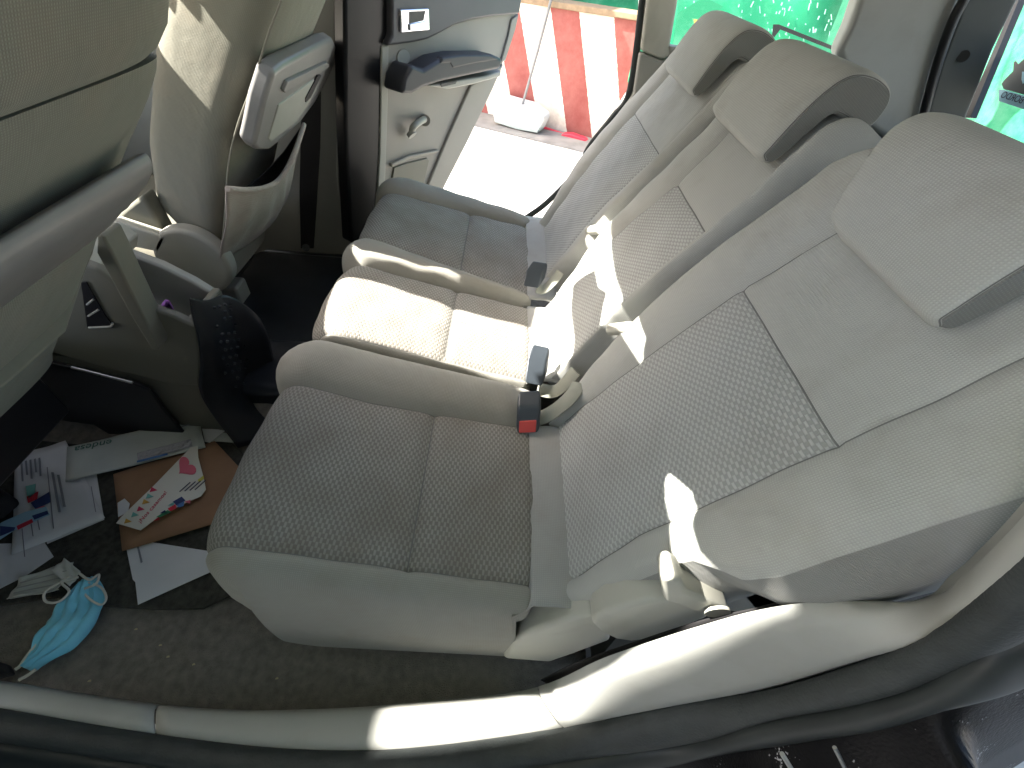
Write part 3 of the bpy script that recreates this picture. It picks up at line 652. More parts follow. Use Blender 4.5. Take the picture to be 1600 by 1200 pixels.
# sticker on the rear window (read from outside, so reversed from in here)
stk = thing('window_sticker', 'grey dog silhouette sticker with pale blue caption on the rear window', 'sticker', ax(1590, 140, RWX-.004))
sx = lambda x, y, o=.004: ax(x, y, RWX-o)
prism('silhouette', [sx(x, y) for x, y in ((1565, 131), (1569, 125), (1583, 111), (1584, 97), (1587, 95), (1591, 100), (1600, 92), (1625, 78), (1660, 80), (1680, 110), (1680, 165), (1600, 148), (1568, 139))], (.001, 0, 0), M['sticker'], stk)
prism('caption_label', [sx(x, y) for x, y in ((1560, 140), (1568, 140), (1600, 149), (1660, 166), (1656, 186), (1600, 171), (1561, 158))], (.001, 0, 0), M['sticker_blue'], stk)
def text(name, s, a, b, up, size, material, parent, ext=0.0003, mirror=False, width=None, shear=0.0):
    """lettering along a->b"""
    cu = bpy.data.curves.new(name, 'FONT'); cu.body = s; cu.size = size; cu.extrude = ext; cu.shear = shear
    cu.materials.append(material)
    o = bpy.data.objects.new(name, cu); COL.objects.link(o)
    a, b, up = Vector(a), Vector(b), Vector(up); ex = (b-a).normalized(); ez = ex.cross(up).normalized() ; ey = ez.cross(ex).normalized()
    bpy.context.view_layer.update()
    w0 = max(o.dimensions.x, 1e-6); k = (b-a).length/w0
    me = bpy.data.meshes.new_from_object(o.evaluated_get(bpy.context.evaluated_depsgraph_get()))
    bpy.data.objects.remove(o); o = bpy.data.objects.new(name, me); COL.objects.link(o)
    if not me.materials: me.materials.append(material)
    mw = Matrix((ex*k, ey*(k if width is None else width), ez)).transposed().to_4x4(); mw.translation = a
    if parent:
        o.parent = parent; o.matrix_parent_inverse = Matrix.Translation(-parent_world(parent))
    o.matrix_basis = mw
    return o
# text starts at its right-hand end and runs left: the mirror image one sees from inside
text('caption', 'BORDO', sx(1596, 162, .006), sx(1563, 152, .006), sx(1563, 140, .006)-sx(1565, 160, .006), 0.02, M['ink'], stk)
text('caption', 'DE', sx(1622, 169, .006), sx(1602, 163, .006), sx(1563, 140, .006)-sx(1565, 160, .006), 0.02, M['ink'], stk)
prism('letter_stroke', [sx(x, y, .006) for x, y in ((1597, 112), (1601, 112), (1600, 120), (1601, 128), (1598, 131), (1596, 124))], (.001, 0, 0), M['sticker_blue'], stk)

# ------------------------------------------------------------------ open far door
TH = rad(55); HQ = Vector((-.46, 1.40, 0)); DN = Vector((math.sin(TH), -math.cos(TH), 0))
def ad(x, y, o=0.0): return on(x, y, DN, HQ+DN*o)
door = thing('rear_door', 'far rear door swung open, pale panel with dark upper trim and armrest', 'car door', HQ+Vector((0, 0, -.3)))
prism('door_panel', [ad(x, y) for x, y in ((598, 60), (812, 10), (808, 30), (790, 92), (762, 150), (728, 222), (700, 275), (672, 330), (640, 380), (585, 380), (594, 300))], -DN*.06, M['door_trim'], door, 0.008)
prism('upper_trim', [ad(x, y, .022) for x, y in ((614, -60), (826, -60), (812, 22), (770, 26), (738, 31), (712, 39), (690, 51), (668, 62), (645, 67), (606, 72), (613, 55))], -DN*.05, M['door_dark'], door, 0.008)
prism('door_edge', [ad(x, y, -.002) for x, y in ((538, -60), (614, -60), (611, 58), (601, 70), (597, 200), (590, 300), (578, 380), (548, 380), (540, 200))], -DN*.05, M['paint_clean'], door, 0.01)
prism('edge_trim', [ad(x, y, .004) for x, y in ((597, 72), (608, 71), (606, 180), (603, 260), (600, 340), (588, 340), (594, 240))], -DN*.03, M['trim_dim'], door, 0.004)
prism('trailing_panel', [ad(x, y, .010) for x, y in ((736, 134), (788, 100), (770, 140), (732, 220), (692, 298), (664, 350), (640, 350), (668, 292), (700, 215))], -DN*.03, M['door_trim'], door, 0.006)
prism('panel_border', [ad(x, y, .008) for x, y in ((800, 30), (811, 22), (806, 45), (790, 95), (783, 98), (795, 55))], -DN*.02, M['door_trim'], door, 0.004)
h = prism('inner_handle', [ad(x, y, .030) for x, y in ((626, 15), (671, 13), (672, 48), (627, 52))], -DN*.02, M['chrome'], door, 0.004)
prism('handle_recess', [ad(x, y, .0315) for x, y in ((640, 18), (665, 17), (662, 32), (640, 37))], -DN*.004, M['black'], h, 0.0)
prism('lever', [ad(x, y, .036) for x, y in ((641, 38), (668, 33), (668, 45), (641, 48))], -DN*.006, M['chrome'], h, 0.002)
tw = prism('tweeter_grille', [ad(631+10*math.cos(a), 90+13*math.sin(a), .004) for a in [k*math.pi/12 for k in range(24)]], -DN*.008, M['trim_dim'], door, 0.002)
ar = prism('armrest', [ad(x, y, .085) for x, y in ((644, 101), (662, 109), (690, 92), (720, 86), (770, 85), (786, 92), (782, 108), (730, 119), (690, 128), (660, 138), (645, 147), (628, 147), (632, 122))], -DN*.085, M['arm_dark'], door, 0.012)
prism('pad', [ad(x, y, .088) for x, y in ((692, 90), (722, 86), (768, 86), (782, 93), (740, 100), (708, 107), (704, 99), (688, 100))], -DN*.03, M['arm_dark'], ar, 0.006)
prism('lower_trim', [ad(x, y, .060) for x, y in ((668, 134), (700, 128), (760, 118), (784, 110), (782, 120), (740, 132), (700, 140))], -DN*.06, M['trim_dim'], ar, 0.006)
prism('pull_slot', [ad(x, y, .062) for x, y in ((689, 131), (714, 127), (712, 131), (690, 136))], -DN*.006, M['black'], ar)
cr = tube('window_crank', [ad(643, 208, .02), ad(646, 198, .035), ad(656, 190, .03), ad(664, 186, .006)], 0.011, M['trim_dim'], door)
tube('knob', [ad(641, 206, .020), ad(645, 212, .030)], 0.016, M['trim_dim'], cr, smooth=False)
tube('boss', [ad(664, 188, .002), ad(664, 188, .014)], 0.018, M['door_trim'], cr, smooth=False, seg=16)
prism('speaker_grille', [ad(x, y, .006) for x, y in ((616, 262), (632, 256), (668, 247), (671, 251), (664, 282), (655, 312), (612, 318), (612, 285))], -DN*.012, M['console'], door, 0.004)
prism('pocket_rim', [ad(x, y, .012) for x, y in ((612, 256), (640, 243), (686, 234), (686, 238), (640, 249), (613, 262))], -DN*.02, M['door_trim'], door, 0.004)

# ------------------------------------------------------------------ rear seats
def lerp_tab(tab, s):
    for (a, va), (b, vb) in zip(tab, tab[1:]):
        if s <= b: return va+(vb-va)*(max(a, s)-a)/(b-a)
    return tab[-1][1]
CP = [(0.006, -.05), (0.004, -.015), (-0.004, 0.001), (-.05, .0115), (-.10, .022), (-.145, .032), (-.178, .0395), (-.186, .041), (-.194, .0425), (-.24, .0535), (-.30, .067), (-.36, .081), (-.41, .091), (-.44, .093), (-.462, .085), (-.478, .067), (-.487, .04), (-.488, .0), (-.484, -.05), (-.482, -.10), (-.474, -.15), (-.46, -.19)]
def resample(P, n):
    P = spline([(p[0], 0, p[1]) for p in P], 400); L = [0]
    for a, b in zip(P, P[1:]): L.append(L[-1]+(b-a).length)
    out = []; k = 0
    for i in range(n):
        t = L[-1]*i/(n-1)
        while k < 398 and L[k+1] < t: k += 1
        f = (t-L[k])/max(1e-9, L[k+1]-L[k]); out.append(P[k].lerp(P[k+1], f))
    return out
NP = 91
PATH = resample(CP, NP)
SEAM_I = min(range(NP), key=lambda i: (PATH[i]-Vector((-.186, 0, .041))).length)
def bump(d, w): return math.exp(-(d/w)**2)
def cushion(seat, Y0, Y1, s0, s1, bol0, bol1, drop, insert_mat, plain_mat, side_z, bulge=0.012, r=0.034, crown=0.008, corner=0.03):
    """Y0..Y1 edges, s0/s1 seam tables over path fraction, bol0/bol1 bolster heights, side depth"""
    rows = []; nb0, nin, nb1, nsd = 8, 34, 10, 8
    for i, P in enumerate(PATH):
        s = i/(NP-1); T = (PATH[min(i+1, NP-1)]-PATH[max(i-1, 0)]).normalized(); Nn = Vector((T.z, 0, -T.x))
        if Nn.z < 0 and s < 0.6: Nn = -Nn
        a, b = lerp_tab(s0, s), lerp_tab(s1, s); y0 = lerp_tab(Y0, s); y1 = lerp_tab(Y1, s)
        ys = [y0+(a-y0)*(k/nb0) for k in range(nb0+1)]+[a+(b-a)*k/nin for k in range(1, nin+1)]+[b+(y1-b)*k/nb1 for k in range(1, nb1+1)]
        # denser near the outer edges
        top = []
        for j, y in enumerate(ys):
            d = crown*(1-((y-(a+b)/2)/((b-a)/2))**2) if a <= y <= b else 0
            for (lo, hi, hb) in ((y0, a, bol0), (b, y1, bol1)):
                if lo < y < hi and hi-lo > 0.02: d += hb*max(0,math.sin(math.pi*(y-lo)/(hi-lo)))**0.8*min(1, s*6+0.25)
            d -= 0.0045*bump(y-a, .004)+0.0045*bump(y-b, .004)
            if a-.001 <= y <= b+.001: d -= 0.006*bump((i-SEAM_I)*0.008, .006) + 0.003*bump((i-SEAM_I)*0.008, .02)
            e = min(y-y0, y1-y)
            if e < r: d -= r*(1-math.sqrt(max(0, 1-((r-e)/r)**2)))
            d += 0.0012*wob(P.x*9, y*11)
            fs_ = max(0, min(1, (s-.52)/.2)); px_ = corner*max(0, 1-(y-y0)/.075)**2*fs_+corner*max(0, 1-(y1-y)/.075)**2*fs_
            px_ *= 1-.95*max(0, s-.66)/.34
            top.append(P+Vector((px_, y, 0))+Nn*d)
        def side(pt, yy, sg):
            xb = max(-.455, min(P.x, 0.0)); B = Vector((xb+.06*max(0, (-xb-.34)/.115)**2*.3, yy+sg*0.004, side_z+.03*max(0, (-xb-.34)/.115)**2)); out = []
            if s > 0.7: B = B.lerp(Vector((max(P.x+.03, -.44), yy+sg*.004, side_z+.05)), (s-.7)/.3)
            for k in range(1, nsd+1):
                t = k/nsd; q = pt.lerp(B, t); q.y -= sg*bulge*max(0,math.sin(math.pi*t))**0.8*(1-max(0, s-.75)*3.5 if s > .75 else 1); out.append(q)
            return out
        rows.append(side(top[0], y0, 1)[::-1]+top+side(top[-1], y1, -1))
    j0 = nsd+nb0; j1 = j0+nin
    grid('cushion_bolster', rows, plain_mat, seat, 0, faces=lambda i, j: j < j0)
    grid('cushion_bolster', rows, plain_mat, seat, 0, faces=lambda i, j: j >= j1)
    grid('cushion_insert', rows, insert_mat, seat, 0, faces=lambda i, j: j0 <= j < j1)
    seams(seat, rows, (j0, j1), [SEAM_I], j0, j1, 2, NP-8)
    return rows
def seams(seat, rows, cols, rws, j0, j1, i0, i1):
    for j in cols: tube('seam', [rows[i][j] for i in range(i0, i1)], .0010, M['thread'], seat, n=i1-i0, seg=6)
    for i in rws: tube('seam', [rows[i][j] for j in range(j0, j1+1)], .0012, M['thread'], seat, n=j1-j0+1, seg=6)
seats_grp = 'rear seats side by side'
def rear_seat(label): return thing('rear_seat', label, 'car seat', (0, 0, -.33), seats_grp)
near = rear_seat('rear seat nearest the sill, stained grey weave with pale plastic hinge at its side')
midd = rear_seat('narrow middle rear seat with its cushion in bright sunlight')
farr = rear_seat('rear seat beside the open far door, dark shaded weave cushion')
C = lambda v: [(0, v), (1, v)]
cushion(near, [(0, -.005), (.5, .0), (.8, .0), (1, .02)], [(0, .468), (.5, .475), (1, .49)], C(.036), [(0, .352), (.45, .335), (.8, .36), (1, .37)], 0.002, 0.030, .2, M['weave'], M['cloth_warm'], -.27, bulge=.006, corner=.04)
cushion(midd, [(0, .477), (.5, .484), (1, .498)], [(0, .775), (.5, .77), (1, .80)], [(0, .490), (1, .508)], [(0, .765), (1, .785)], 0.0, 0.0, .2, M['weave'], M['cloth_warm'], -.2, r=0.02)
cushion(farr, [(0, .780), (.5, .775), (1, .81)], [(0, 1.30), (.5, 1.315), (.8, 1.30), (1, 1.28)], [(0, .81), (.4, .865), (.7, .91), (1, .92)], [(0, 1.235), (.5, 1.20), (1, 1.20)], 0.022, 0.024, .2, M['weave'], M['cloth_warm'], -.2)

def flap(seat, y0, y1, z=0.0, material=None):
    rows = []
    for i in range(9):
        t = i/8; x = -.012+t*0.10; zz = 0.004+0.004*math.sin(math.pi*t)-.006*t
        if i == 0: zz = -.03
        if i == 8: zz = -.02
        rows.append([Vector((x, y0+(y1-y0)*k/20, zz+0.0016*wob(x*20, k*0.4))) for k in range(21)])
    return grid('gap_flap', rows, M['cloth_flap'], seat, 0.003)
flap(near, .004, .355); flap(midd, .485, .765); flap(farr, .80, 1.30)

def backrest(seat, Y0, Y1, s0, s1, t_top, ins_top, ins_bot, plain_mat, ins_mat, bol=(.02, .02), depth=0.10, r=0.03, lean=0.0, tstart=-.04, insert=True, roll=0.05, side_mat=None):
    prof = []
    nt_ = 74
    for i in range(nt_):
        t = tstart+(t_top-roll-tstart)*i/(nt_-1); prof.append((t, 0.010*math.sin(math.pi*max(0, min(1, t/.5)))))
    for i in range(1, 13):
        a = math.pi*0.62*i/12; prof.append((t_top-roll+roll*math.sin(a), -roll*(1-math.cos(a))))
    rows = []; nb0, nin, nb1, nsd = 9, 34, 9, 7; n = len(prof)
    i_top = min(range(n), key=lambda i: abs(prof[i][0]-ins_top)); 
    for i, (t, nn) in enumerate(prof):
        u = max(0, t); a, b = lerp_tab(s0, u), lerp_tab(s1, u); y0, y1 = lerp_tab(Y0, u), lerp_tab(Y1, u)
        ys = [y0+(a-y0)*k/nb0 for k in range(nb0+1)]+[a+(b-a)*k/nin for k in range(1, nin+1)]+[b+(y1-b)*k/nb1 for k in range(1, nb1+1)]
        top = []
        # rounded shoulders
        sh = max(0, (t-(t_top-.07))/.07) if i < nt_ else 1
        for y in ys:
            d = 0
            for lo, hi, hb in ((y0, a, bol[0]), (b, y1, bol[1])):
                if lo < y < hi: d += hb*max(0,math.sin(math.pi*(y-lo)/(hi-lo)))**0.9
            d -= 0.0045*bump(y-a, .004)+0.0045*bump(y-b, .004)
            if a <= y <= b: d -= 0.004*bump(t-ins_top, .005)
            e = min(y-y0, y1-y); r_ = .012 if (side_mat and y-y0 < y1-y) else r
            if e < r_: d -= r_*(1-math.sqrt(max(0, 1-((r_-e)/r_)**2)))
            top.append(bk(t, y, nn+d+0.0012*wob(t*9, y*11)))
        dd = depth*(1-0.5*(i >= nt_))
        def side(pt, sg):
            return [pt+BN*(-dd*k/nsd)+Vector((0, -sg*(0.014 if side_mat else 0.006)*math.sin(math.pi*k/nsd), 0)) for k in range(1, nsd+1)] if i < nt_ else [pt.lerp(bk(t_top-roll, pt.y, -dd), k/nsd) for k in range(1, nsd+1)]
        rows.append(side(top[0], 1)[::-1]+top+side(top[-1], -1))
    j0 = nsd+nb0; j1 = j0+nin
    grid('backrest', rows, plain_mat, seat, 0, faces=lambda i, j: not (j0 <= j < j1 and i < i_top) and not (side_mat and j < nsd))
    if side_mat: grid('side_panel', rows, side_mat, seat, 0, faces=lambda i, j: j < nsd)
    grid('backrest_insert', rows, ins_mat, seat, 0, faces=lambda i, j: j0 <= j < j1 and i < i_top)
    seams(seat, rows, (j0, j1), [i_top], j0, j1, 4, nt_-2)
    # back shell
    back = [[bk(t, y, -depth+.002) for y in (lerp_tab(Y0, max(0, t))+.01, lerp_tab(Y1, max(0, t))-.01)] for t in (tstart, .2, .4, t_top-roll)]
    grid('back_shell', back, M['darktrim'], seat, 0.01)
# near: narrow below the hinge, widening into a wing above it
backrest(near, [(0, .008), (.18, .004), (.205, .0), (.235, -.02), (.26, -.04), (.30, -.048), (.6, -.045), (.65, -.01)], [(0, .39), (.05, .43), (.17, .456), (.3, .466), (.42, .463), (.58, .44), (.65, .39)],
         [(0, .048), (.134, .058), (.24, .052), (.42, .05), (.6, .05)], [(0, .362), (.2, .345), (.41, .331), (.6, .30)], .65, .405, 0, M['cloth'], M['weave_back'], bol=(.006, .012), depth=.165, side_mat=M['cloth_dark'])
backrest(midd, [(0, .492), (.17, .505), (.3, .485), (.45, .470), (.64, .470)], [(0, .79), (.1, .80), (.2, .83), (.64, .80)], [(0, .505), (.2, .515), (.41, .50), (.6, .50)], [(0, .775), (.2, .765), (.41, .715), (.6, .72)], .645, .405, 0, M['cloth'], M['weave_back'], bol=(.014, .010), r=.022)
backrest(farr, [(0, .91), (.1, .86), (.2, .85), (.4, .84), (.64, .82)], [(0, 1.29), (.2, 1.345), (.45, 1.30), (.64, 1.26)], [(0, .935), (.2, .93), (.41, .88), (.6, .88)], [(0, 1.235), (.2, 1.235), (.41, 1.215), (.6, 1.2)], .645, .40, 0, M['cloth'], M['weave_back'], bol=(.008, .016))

HP = [(.528, .030), (.534, .044), (.552, .047), (.582, .050), (.61, .051), (.632, .050), (.655, .045), (.672, .034), (.684, .014), (.69, -.008), (.690, -.030), (.680, -.046), (.660, -.055), (.640, -.055), (.634, -.045), (.630, -.010), (.622, .006), (.597, .009), (.561, .011), (.536, .016)]
def headrest(seat, y0, y1, dt=0.0, lip=None, sc=1.0):
    """padded block: the side-view profile swept across, edges softly rounded; lip = far end of the lower lip when narrower"""
    cl = HP+[HP[0]]
    prof = spline([(t, n, 0) for t, n in cl], 73)[:-1]
    n_ = len(prof); nor = []
    for k in range(n_):
        d = prof[(k+1) % n_]-prof[k-1]; nor.append(Vector((d.y, -d.x, 0)).normalized())
    cen = sum(prof, Vector())/n_
    area = sum(prof[k].x*prof[(k+1) % n_].y-prof[(k+1) % n_].x*prof[k].y for k in range(n_))
    if area < 0: nor = [-q for q in nor]
    def ring_at(v, ins):
        out = []
        for k in range(n_):
            q = prof[k]-nor[k]*ins; t = (q.x-.53)*sc+.53+dt
            ye = y1 if lip is None else lip+(y1-lip)*min(1, max(0, (q.x-.53)/.11))**0.7
            out.append(bk(t, y0+(ye-y0)*v, q.y))
        return out
    rings = []; rr = .10
    for i in range(25):
        v = i/24; v = 0.5-0.5*math.cos(math.pi*v)
        e = min(v, 1-v); f = math.sqrt(max(0, 1-(1-min(1, e/rr))**2)) if v < .5 else math.sqrt(max(0, 1-(1-min(1, e/(rr*1.6)))**2))
        rings.append(ring_at(v, (.006 if v < .5 else .010)*(1-f)))
    h = loft('headrest', rings, M['cloth'], seat, smooth=70)
    a = [p+Vector((0, .004, 0)) for p in ring_at(0, .0075)]
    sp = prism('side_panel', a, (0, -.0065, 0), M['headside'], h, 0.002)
    uvl = sp.data.uv_layers.new(name='UV')
    for l in sp.data.loops:
        v = sp.data.vertices[l.vertex_index].co-BO; uvl.data[l.index].uv = (v.dot(BT), v.dot(BN))
    q = ring_at(0.0, .0062); tube('seam', [p+Vector((0, .001, 0)) for p in q+[q[0]]], .0012, M['thread'], h, n=n_+1, seg=6)
    tube('post', [bk(.60+dt, (y0+y1)/2-.05, -.03), bk(.66+dt, (y0+y1)/2-.05, -.03)], .006, M['steel'], h, smooth=False)
headrest(near, .092, .345, 0.002, lip=.285, sc=.95); headrest(midd, .50, .765); headrest(farr, .895, 1.16, -.004)

# pale plastic foot and hinge covers on the near seat
Yh = -.012
prism('foot_cover', [ay(x, y, Yh) for x, y in ((800, 1006), (826, 990), (860, 978), (900, 966), (928, 960), (952, 985), (955, 1002), (900, 1022), (860, 1036), (785, 1030))], (0, .055, 0), M['trim_beige'], near, 0.010)
prism('hinge_cover', [ay(x, y, Yh-.012) for x, y in ((924, 977), (930, 968), (950, 958), (983, 947), (1015, 941), (1048, 937), (1066, 938), (1108, 955), (1110, 966), (1060, 984), (1010, 1001), (985, 1004), (960, 1000), (938, 990))], (0, .055, 0), M['trim_beige'], near, 0.010)
prism('hinge_arm', [ay(x, y, Yh-.018) for x, y in ((1034, 908), (1052, 902), (1066, 910), (1074, 926), (1100, 938), (1136, 950), (1141, 958), (1130, 968), (1108, 966), (1052, 944), (1038, 940))], (0, .035, 0), M['trim_beige'], near, 0.007)
pv = ay(1120, 953, Yh-.02)
tube('pivot_cap', [pv, pv+Vector((0, -.004, 0))], 0.016, M['trim_beige'], near, smooth=False, seg=24)
prism('hinge_backing', [ay(x, y, .03) for x, y in ((1040, 905), (1100, 880), (1160, 915), (1240, 945), (1200, 962), (1130, 955))], (0, .05, 0), M['trim_dim'], near, 0.006)
# release levers in the gaps between the backrests
def lever(seat, pts, y, nm='release_lever'):
    prism(nm, [ay(a, b, y) for a, b in pts], (0, .022, 0), M['trim'], seat, 0.005)
tube('lever_pivot', [aback(955, 515, .01), aback(985, 512, .02)], 0.012, M['trim_beige'], near)
tube('lever_pivot', [aback(920, 360, .01), aback(938, 358, .02)], 0.012, M['trim_beige'], midd)

# ------------------------------------------------------------------ buckles
bgrp = 'seat belt buckles in the gap behind the cushions'
def buckle(label, front, y, depth, stalk, button, wd=0.05):
    base = ay(*front[0], y)
    t = thing('seat_belt_buckle', label, 'seat belt buckle', base, bgrp)
    return t
def boxed(name, o, ex, ey, ez, material, parent, bevel):
    o = Vector(o); return prism(name, [o, o+ex, o+ex+ey, o+ey], ez, material, parent, bevel)
def make_buckle(label, cpx, z, ex, ey, ez, press, stalk):
    """cpx: where the visible near upper corner sits; ex rearward, ey across, ez up-lean"""
    o = cpx
    t = thing('seat_belt_buckle', label, 'seat belt buckle', o, bgrp)
    boxed('housing', o, ex, ey, ez, M['buckle'], t, 0.006)
    if press: 
        b = boxed('release_button', o+ex*.12+ez*.10-ey*.06, ex*.72, ey*.14, ez*.40, M['red'], t, 0.002)
    tube('stalk', stalk, 0.016, M['stalk'], t, flat=0.3, flat_dir=(-.5, -.3, .8))
    return t
# nearest buckle: tall face towards the camera, red button at its foot
a = ay(806, 680, .325); b = ay(843, 678, .325); c = ay(808, 636, .36)
make_buckle('dark buckle with a red release button, lying at the nearest cushion corner', a, 0, b-a, Vector((.0, .035, .012)), c-a, True, [ay(840, 655, .37), ay(862, 645, .37), ay(890, 622, .37), ay(905, 600, .40)])
a = ay(818, 600, .452); b = ay(848, 606, .452); c = ay(823, 560, .495)
make_buckle('buckle half in sunlight at the rear corner of the middle cushion', a, 0, b-a, Vector((.012, .04, .012)), c-a, False, [ay(840, 608, .47), ay(866, 612, .46), ay(884, 598, .46), ay(900, 580, .47)])
a = ay(815, 448, .80); b = ay(842, 452, .80); c = ay(821, 422, .835)
make_buckle('black buckle between the middle cushion and the far cushion', a, 0, b-a, Vector((.018, .035, .012)), c-a, False, [ay(838, 450, .82), ay(850, 452, .82), ay(866, 438, .83), ay(876, 425, .84)])
for (x, y, Y) in ((872, 606, .455), (878, 640, .40), (858, 450, .83)):
    pass

# belts
sb = thing('seat_belt', 'black belt webbing lying in the gap between the near seat and the sill', 'seat belt', az(950, 1040, -.2))
rows = []
for u, wd in ((0.0, .04),):
    pts0 = [ay(845, 1062, -.03), ay(900, 1035, -.032), ay(1000, 1000, -.033), ay(1100, 968, -.034), ay(1200, 945, -.035), ay(1300, 915, -.03)]
    pts1 = [ay(870, 1072, -.045), ay(930, 1045, -.046), ay(1020, 1012, -.046), ay(1120, 980, -.045), ay(1230, 955, -.044), ay(1320, 925, -.042)]
    A, B = spline(pts0, 40), spline(pts1, 40)
    for i in range(40):
        rows.append([A[i].lerp(B[i], k/8)+Vector((0, 0, .003*math.sin(k/8*9+1))) for k in range(9)])
grid('strap', rows, M['webbing'], sb, 0.002)
prism('tongue_tab', [ay(x, y, -.04) for x, y in ((915, 1043), (926, 1036), (928, 1047), (905, 1056))], (0, .01, 0), M['red'], sb, 0.002)
# black sheet painting the shade in the gap behind it
prism('gap_shade', [ay(x, y, .05) for x, y in ((780, 1060), (900, 1000), (1000, 960), (1150, 900), (1300, 880), (1320, 960), (1200, 1000), (1000, 1060), (850, 1110))], (0, .01, 0), M['black'], car)
fb = thing('seat_belt', 'black belt strap running straight down the far door pillar', 'seat belt', ay(482, 390, 1.33))
prism('strap', [ay(x, y, 1.335) for x, y in ((474, 100), (502, 100), (500, 230), (494, 330), (490, 388), (470, 388), (468, 300), (470, 200))], (0, .003, 0), M['webbing'], fb)
tube('anchor_bolt', [ay(478, 387, 1.33), ay(478, 387, 1.32)], 0.014, M['black'], fb, smooth=False)

prism('gap_shade', [ay(x, y, .03) for x, y in ((1140, 900), (1300, 900), (1580, 820), (1580, 900), (1400, 960), (1220, 1000))], (0, .01, 0), M['black'], car)  # another black sheet painting the shade below the backrest wing
# ------------------------------------------------------------------ front seats
fgrp = 'front seats'
fs = thing('front_seat', 'near front seat seen from behind, with a wide folding tray ledge', 'car seat', (-.95, .22, -.33), fgrp)
FR = rad(39); 
def ring(Z, Xr, th, y0, y1, lean=FR, p=5.0):
    nx = Vector((math.cos(lean), 0, -math.sin(lean)*0)) ; 
    return sq_ring((Xr-th/2, (y0+y1)/2, Z), (1, 0, 0), (0, 1, 0), th/2, (y1-y0)/2, p, 48)
tabX = [(-.05, -.96), (.10, -.885), (.20, -.80), (.33, -.695), (.45, -.605), (.53, -.535), (.575, -.500)]
rs = [ring(z, lerp_tab(tabX, z), lerp_tab([(-.05, .12), (.2, .17), (.6, .16)], z), lerp_tab([(-.05, .0), (.6, -.03)], z), lerp_tab([(-.05, .38), (.2, .405), (.35, .435), (.52, .462), (.56, .462), (.58, .45)], z)) for z in [.085+.49*i/30 for i in range(31)]]
loft('backrest', rs, M['front_cloth'], fs)
rs = [ring(z, x, th, y0, y1, p=3.5) for z, x, th, y0, y1 in ((.572, -.515, .13, .0, .43), (.578, -.498, .15, -.02, .448), (.588, -.482, .16, -.03, .452), (.61, -.462, .165, -.03, .456), (.66, -.435, .165, -.03, .455), (.72, -.405, .16, -.02, .45), (.80, -.38, .13, 0, .43))]
loft('upper_cover', rs, M['front_cloth'], fs)
tr = prism('tray_table', [ay(x, y, .395) for x, y in ((214, 240), (230, 236), (240, 252), (241, 268), (232, 286), (217, 305), (200, 326), (188, 318), (196, 275))], (0, -.43, 0), M['silver_trim'], fs, 0.008)
prism('lower_lip', [ay(x, y, .385) for x, y in ((214, 296), (212, 306), (176, 350), (150, 372), (140, 372), (180, 320))], (0, -.42, 0), M['silver_trim'], tr, 0.004)
prism('tray_shade', [on(x, y, (.80, 0.0, .60), Vector((-.79, .4, .26))) for x, y in ((0, 497), (60, 450), (130, 390), (151, 372), (146, 386), (100, 444), (0, 548), (-60, 610), (-60, 530))], Vector((-.80, 0, -.6))*.02, M['black'], fs)  # black wedge that paints the shade under the tray ledge
prism('seat_back_flap', [on(x, y, (.78, 0, -.62) if False else (.80, 0.0, .60), Vector((-.80, .4, .245))) for x, y in ((152, 372), (146, 395), (136, 418), (122, 460), (104, 516), (40, 575), (-60, 660), (-60, 560), (0, 497), (80, 440))], Vector((-.80, 0, -.6))*.02, M['front_cloth'], fs, 0.004)
ar = prism('folding_armrest', [ay(x, y, .485) for x, y in ((150, 366), (161, 368), (176, 396), (200, 446), (226, 498), (248, 540), (246, 549), (236, 546), (205, 497), (174, 440), (150, 396))], (0, .05, 0), M['front_cloth'], fs, 0.010)
rs = [sq_ring((x, .21, z), (0, 1, 0), (-.35, 0, 1), .21, .09, 4, 40) for x, z in ((-1.12, .05), (-1.22, .05), (-1.35, .05), (-1.45, .05))]
loft('cushion', rs, M['front_cloth'], fs)
tube('rail_edge', [ay(112, 574, .41), ay(160, 586, .41), ay(207, 598, .41)], 0.003, M['steel'], fs)
box('under_seat_shade', (-1.45, .05, -.10), (-1.12, .40, .0), M['black'], fs, 0.01)  # black box painting the shade beneath the front seat

ft = thing('front_seat', 'far front seat with sunlit shoulder, folding tray and gaping map pocket', 'car seat', (-.95, 1.05, -.33), fgrp)
rx = [(-.08, -.87), (.0, -.842), (.043, -.826), (.15, -.782), (.236, -.742), (.324, -.703), (.40, -.655), (.47, -.600), (.59, -.515), (.70, -.46), (.78, -.43)]
fx = [(-.08, -.97), (.0, -.97), (.089, -.945), (.155, -.99), (.30, -.945), (.505, -.835), (.58, -.78), (.70, -.70), (.78, -.64)]
rs = []
for i in range(40):
    z = -.08+.86*i/39; xr, xf = lerp_tab(rx, z), lerp_tab(fx, z); y0 = lerp_tab([(-.08, .82), (.3, .835), (.6, .845), (.78, .88)], z); y1 = lerp_tab([(-.08, 1.20), (.1, 1.24), (.3, 1.27), (.6, 1.27), (.78, 1.22)], z)
    pts = []
    base = sq_ring(((xr+xf)/2, (y0+y1)/2, z), (1, 0, 0), (0, 1, 0), (xr-xf)/2, (y1-y0)/2, 4.2, 56)
    # shoulders fall away towards the front so the inboard flank faces forward
    for q in base:
        k = (xr-q.x)/(xr-xf); q.y += (0.05*k if q.y < (y0+y1)/2 else -0.05*k); pts.append(q)
    rs.append(pts)
loft('backrest', rs, M['front_cloth'], ft)
tube('seam', [ay(x, y, .843) for x, y in ((440, 0), (418, 58), (395, 130), (370, 200), (357, 260), (352, 330), (346, 400))], 0.0022, M['console'], ft)
RT30 = rad(31)
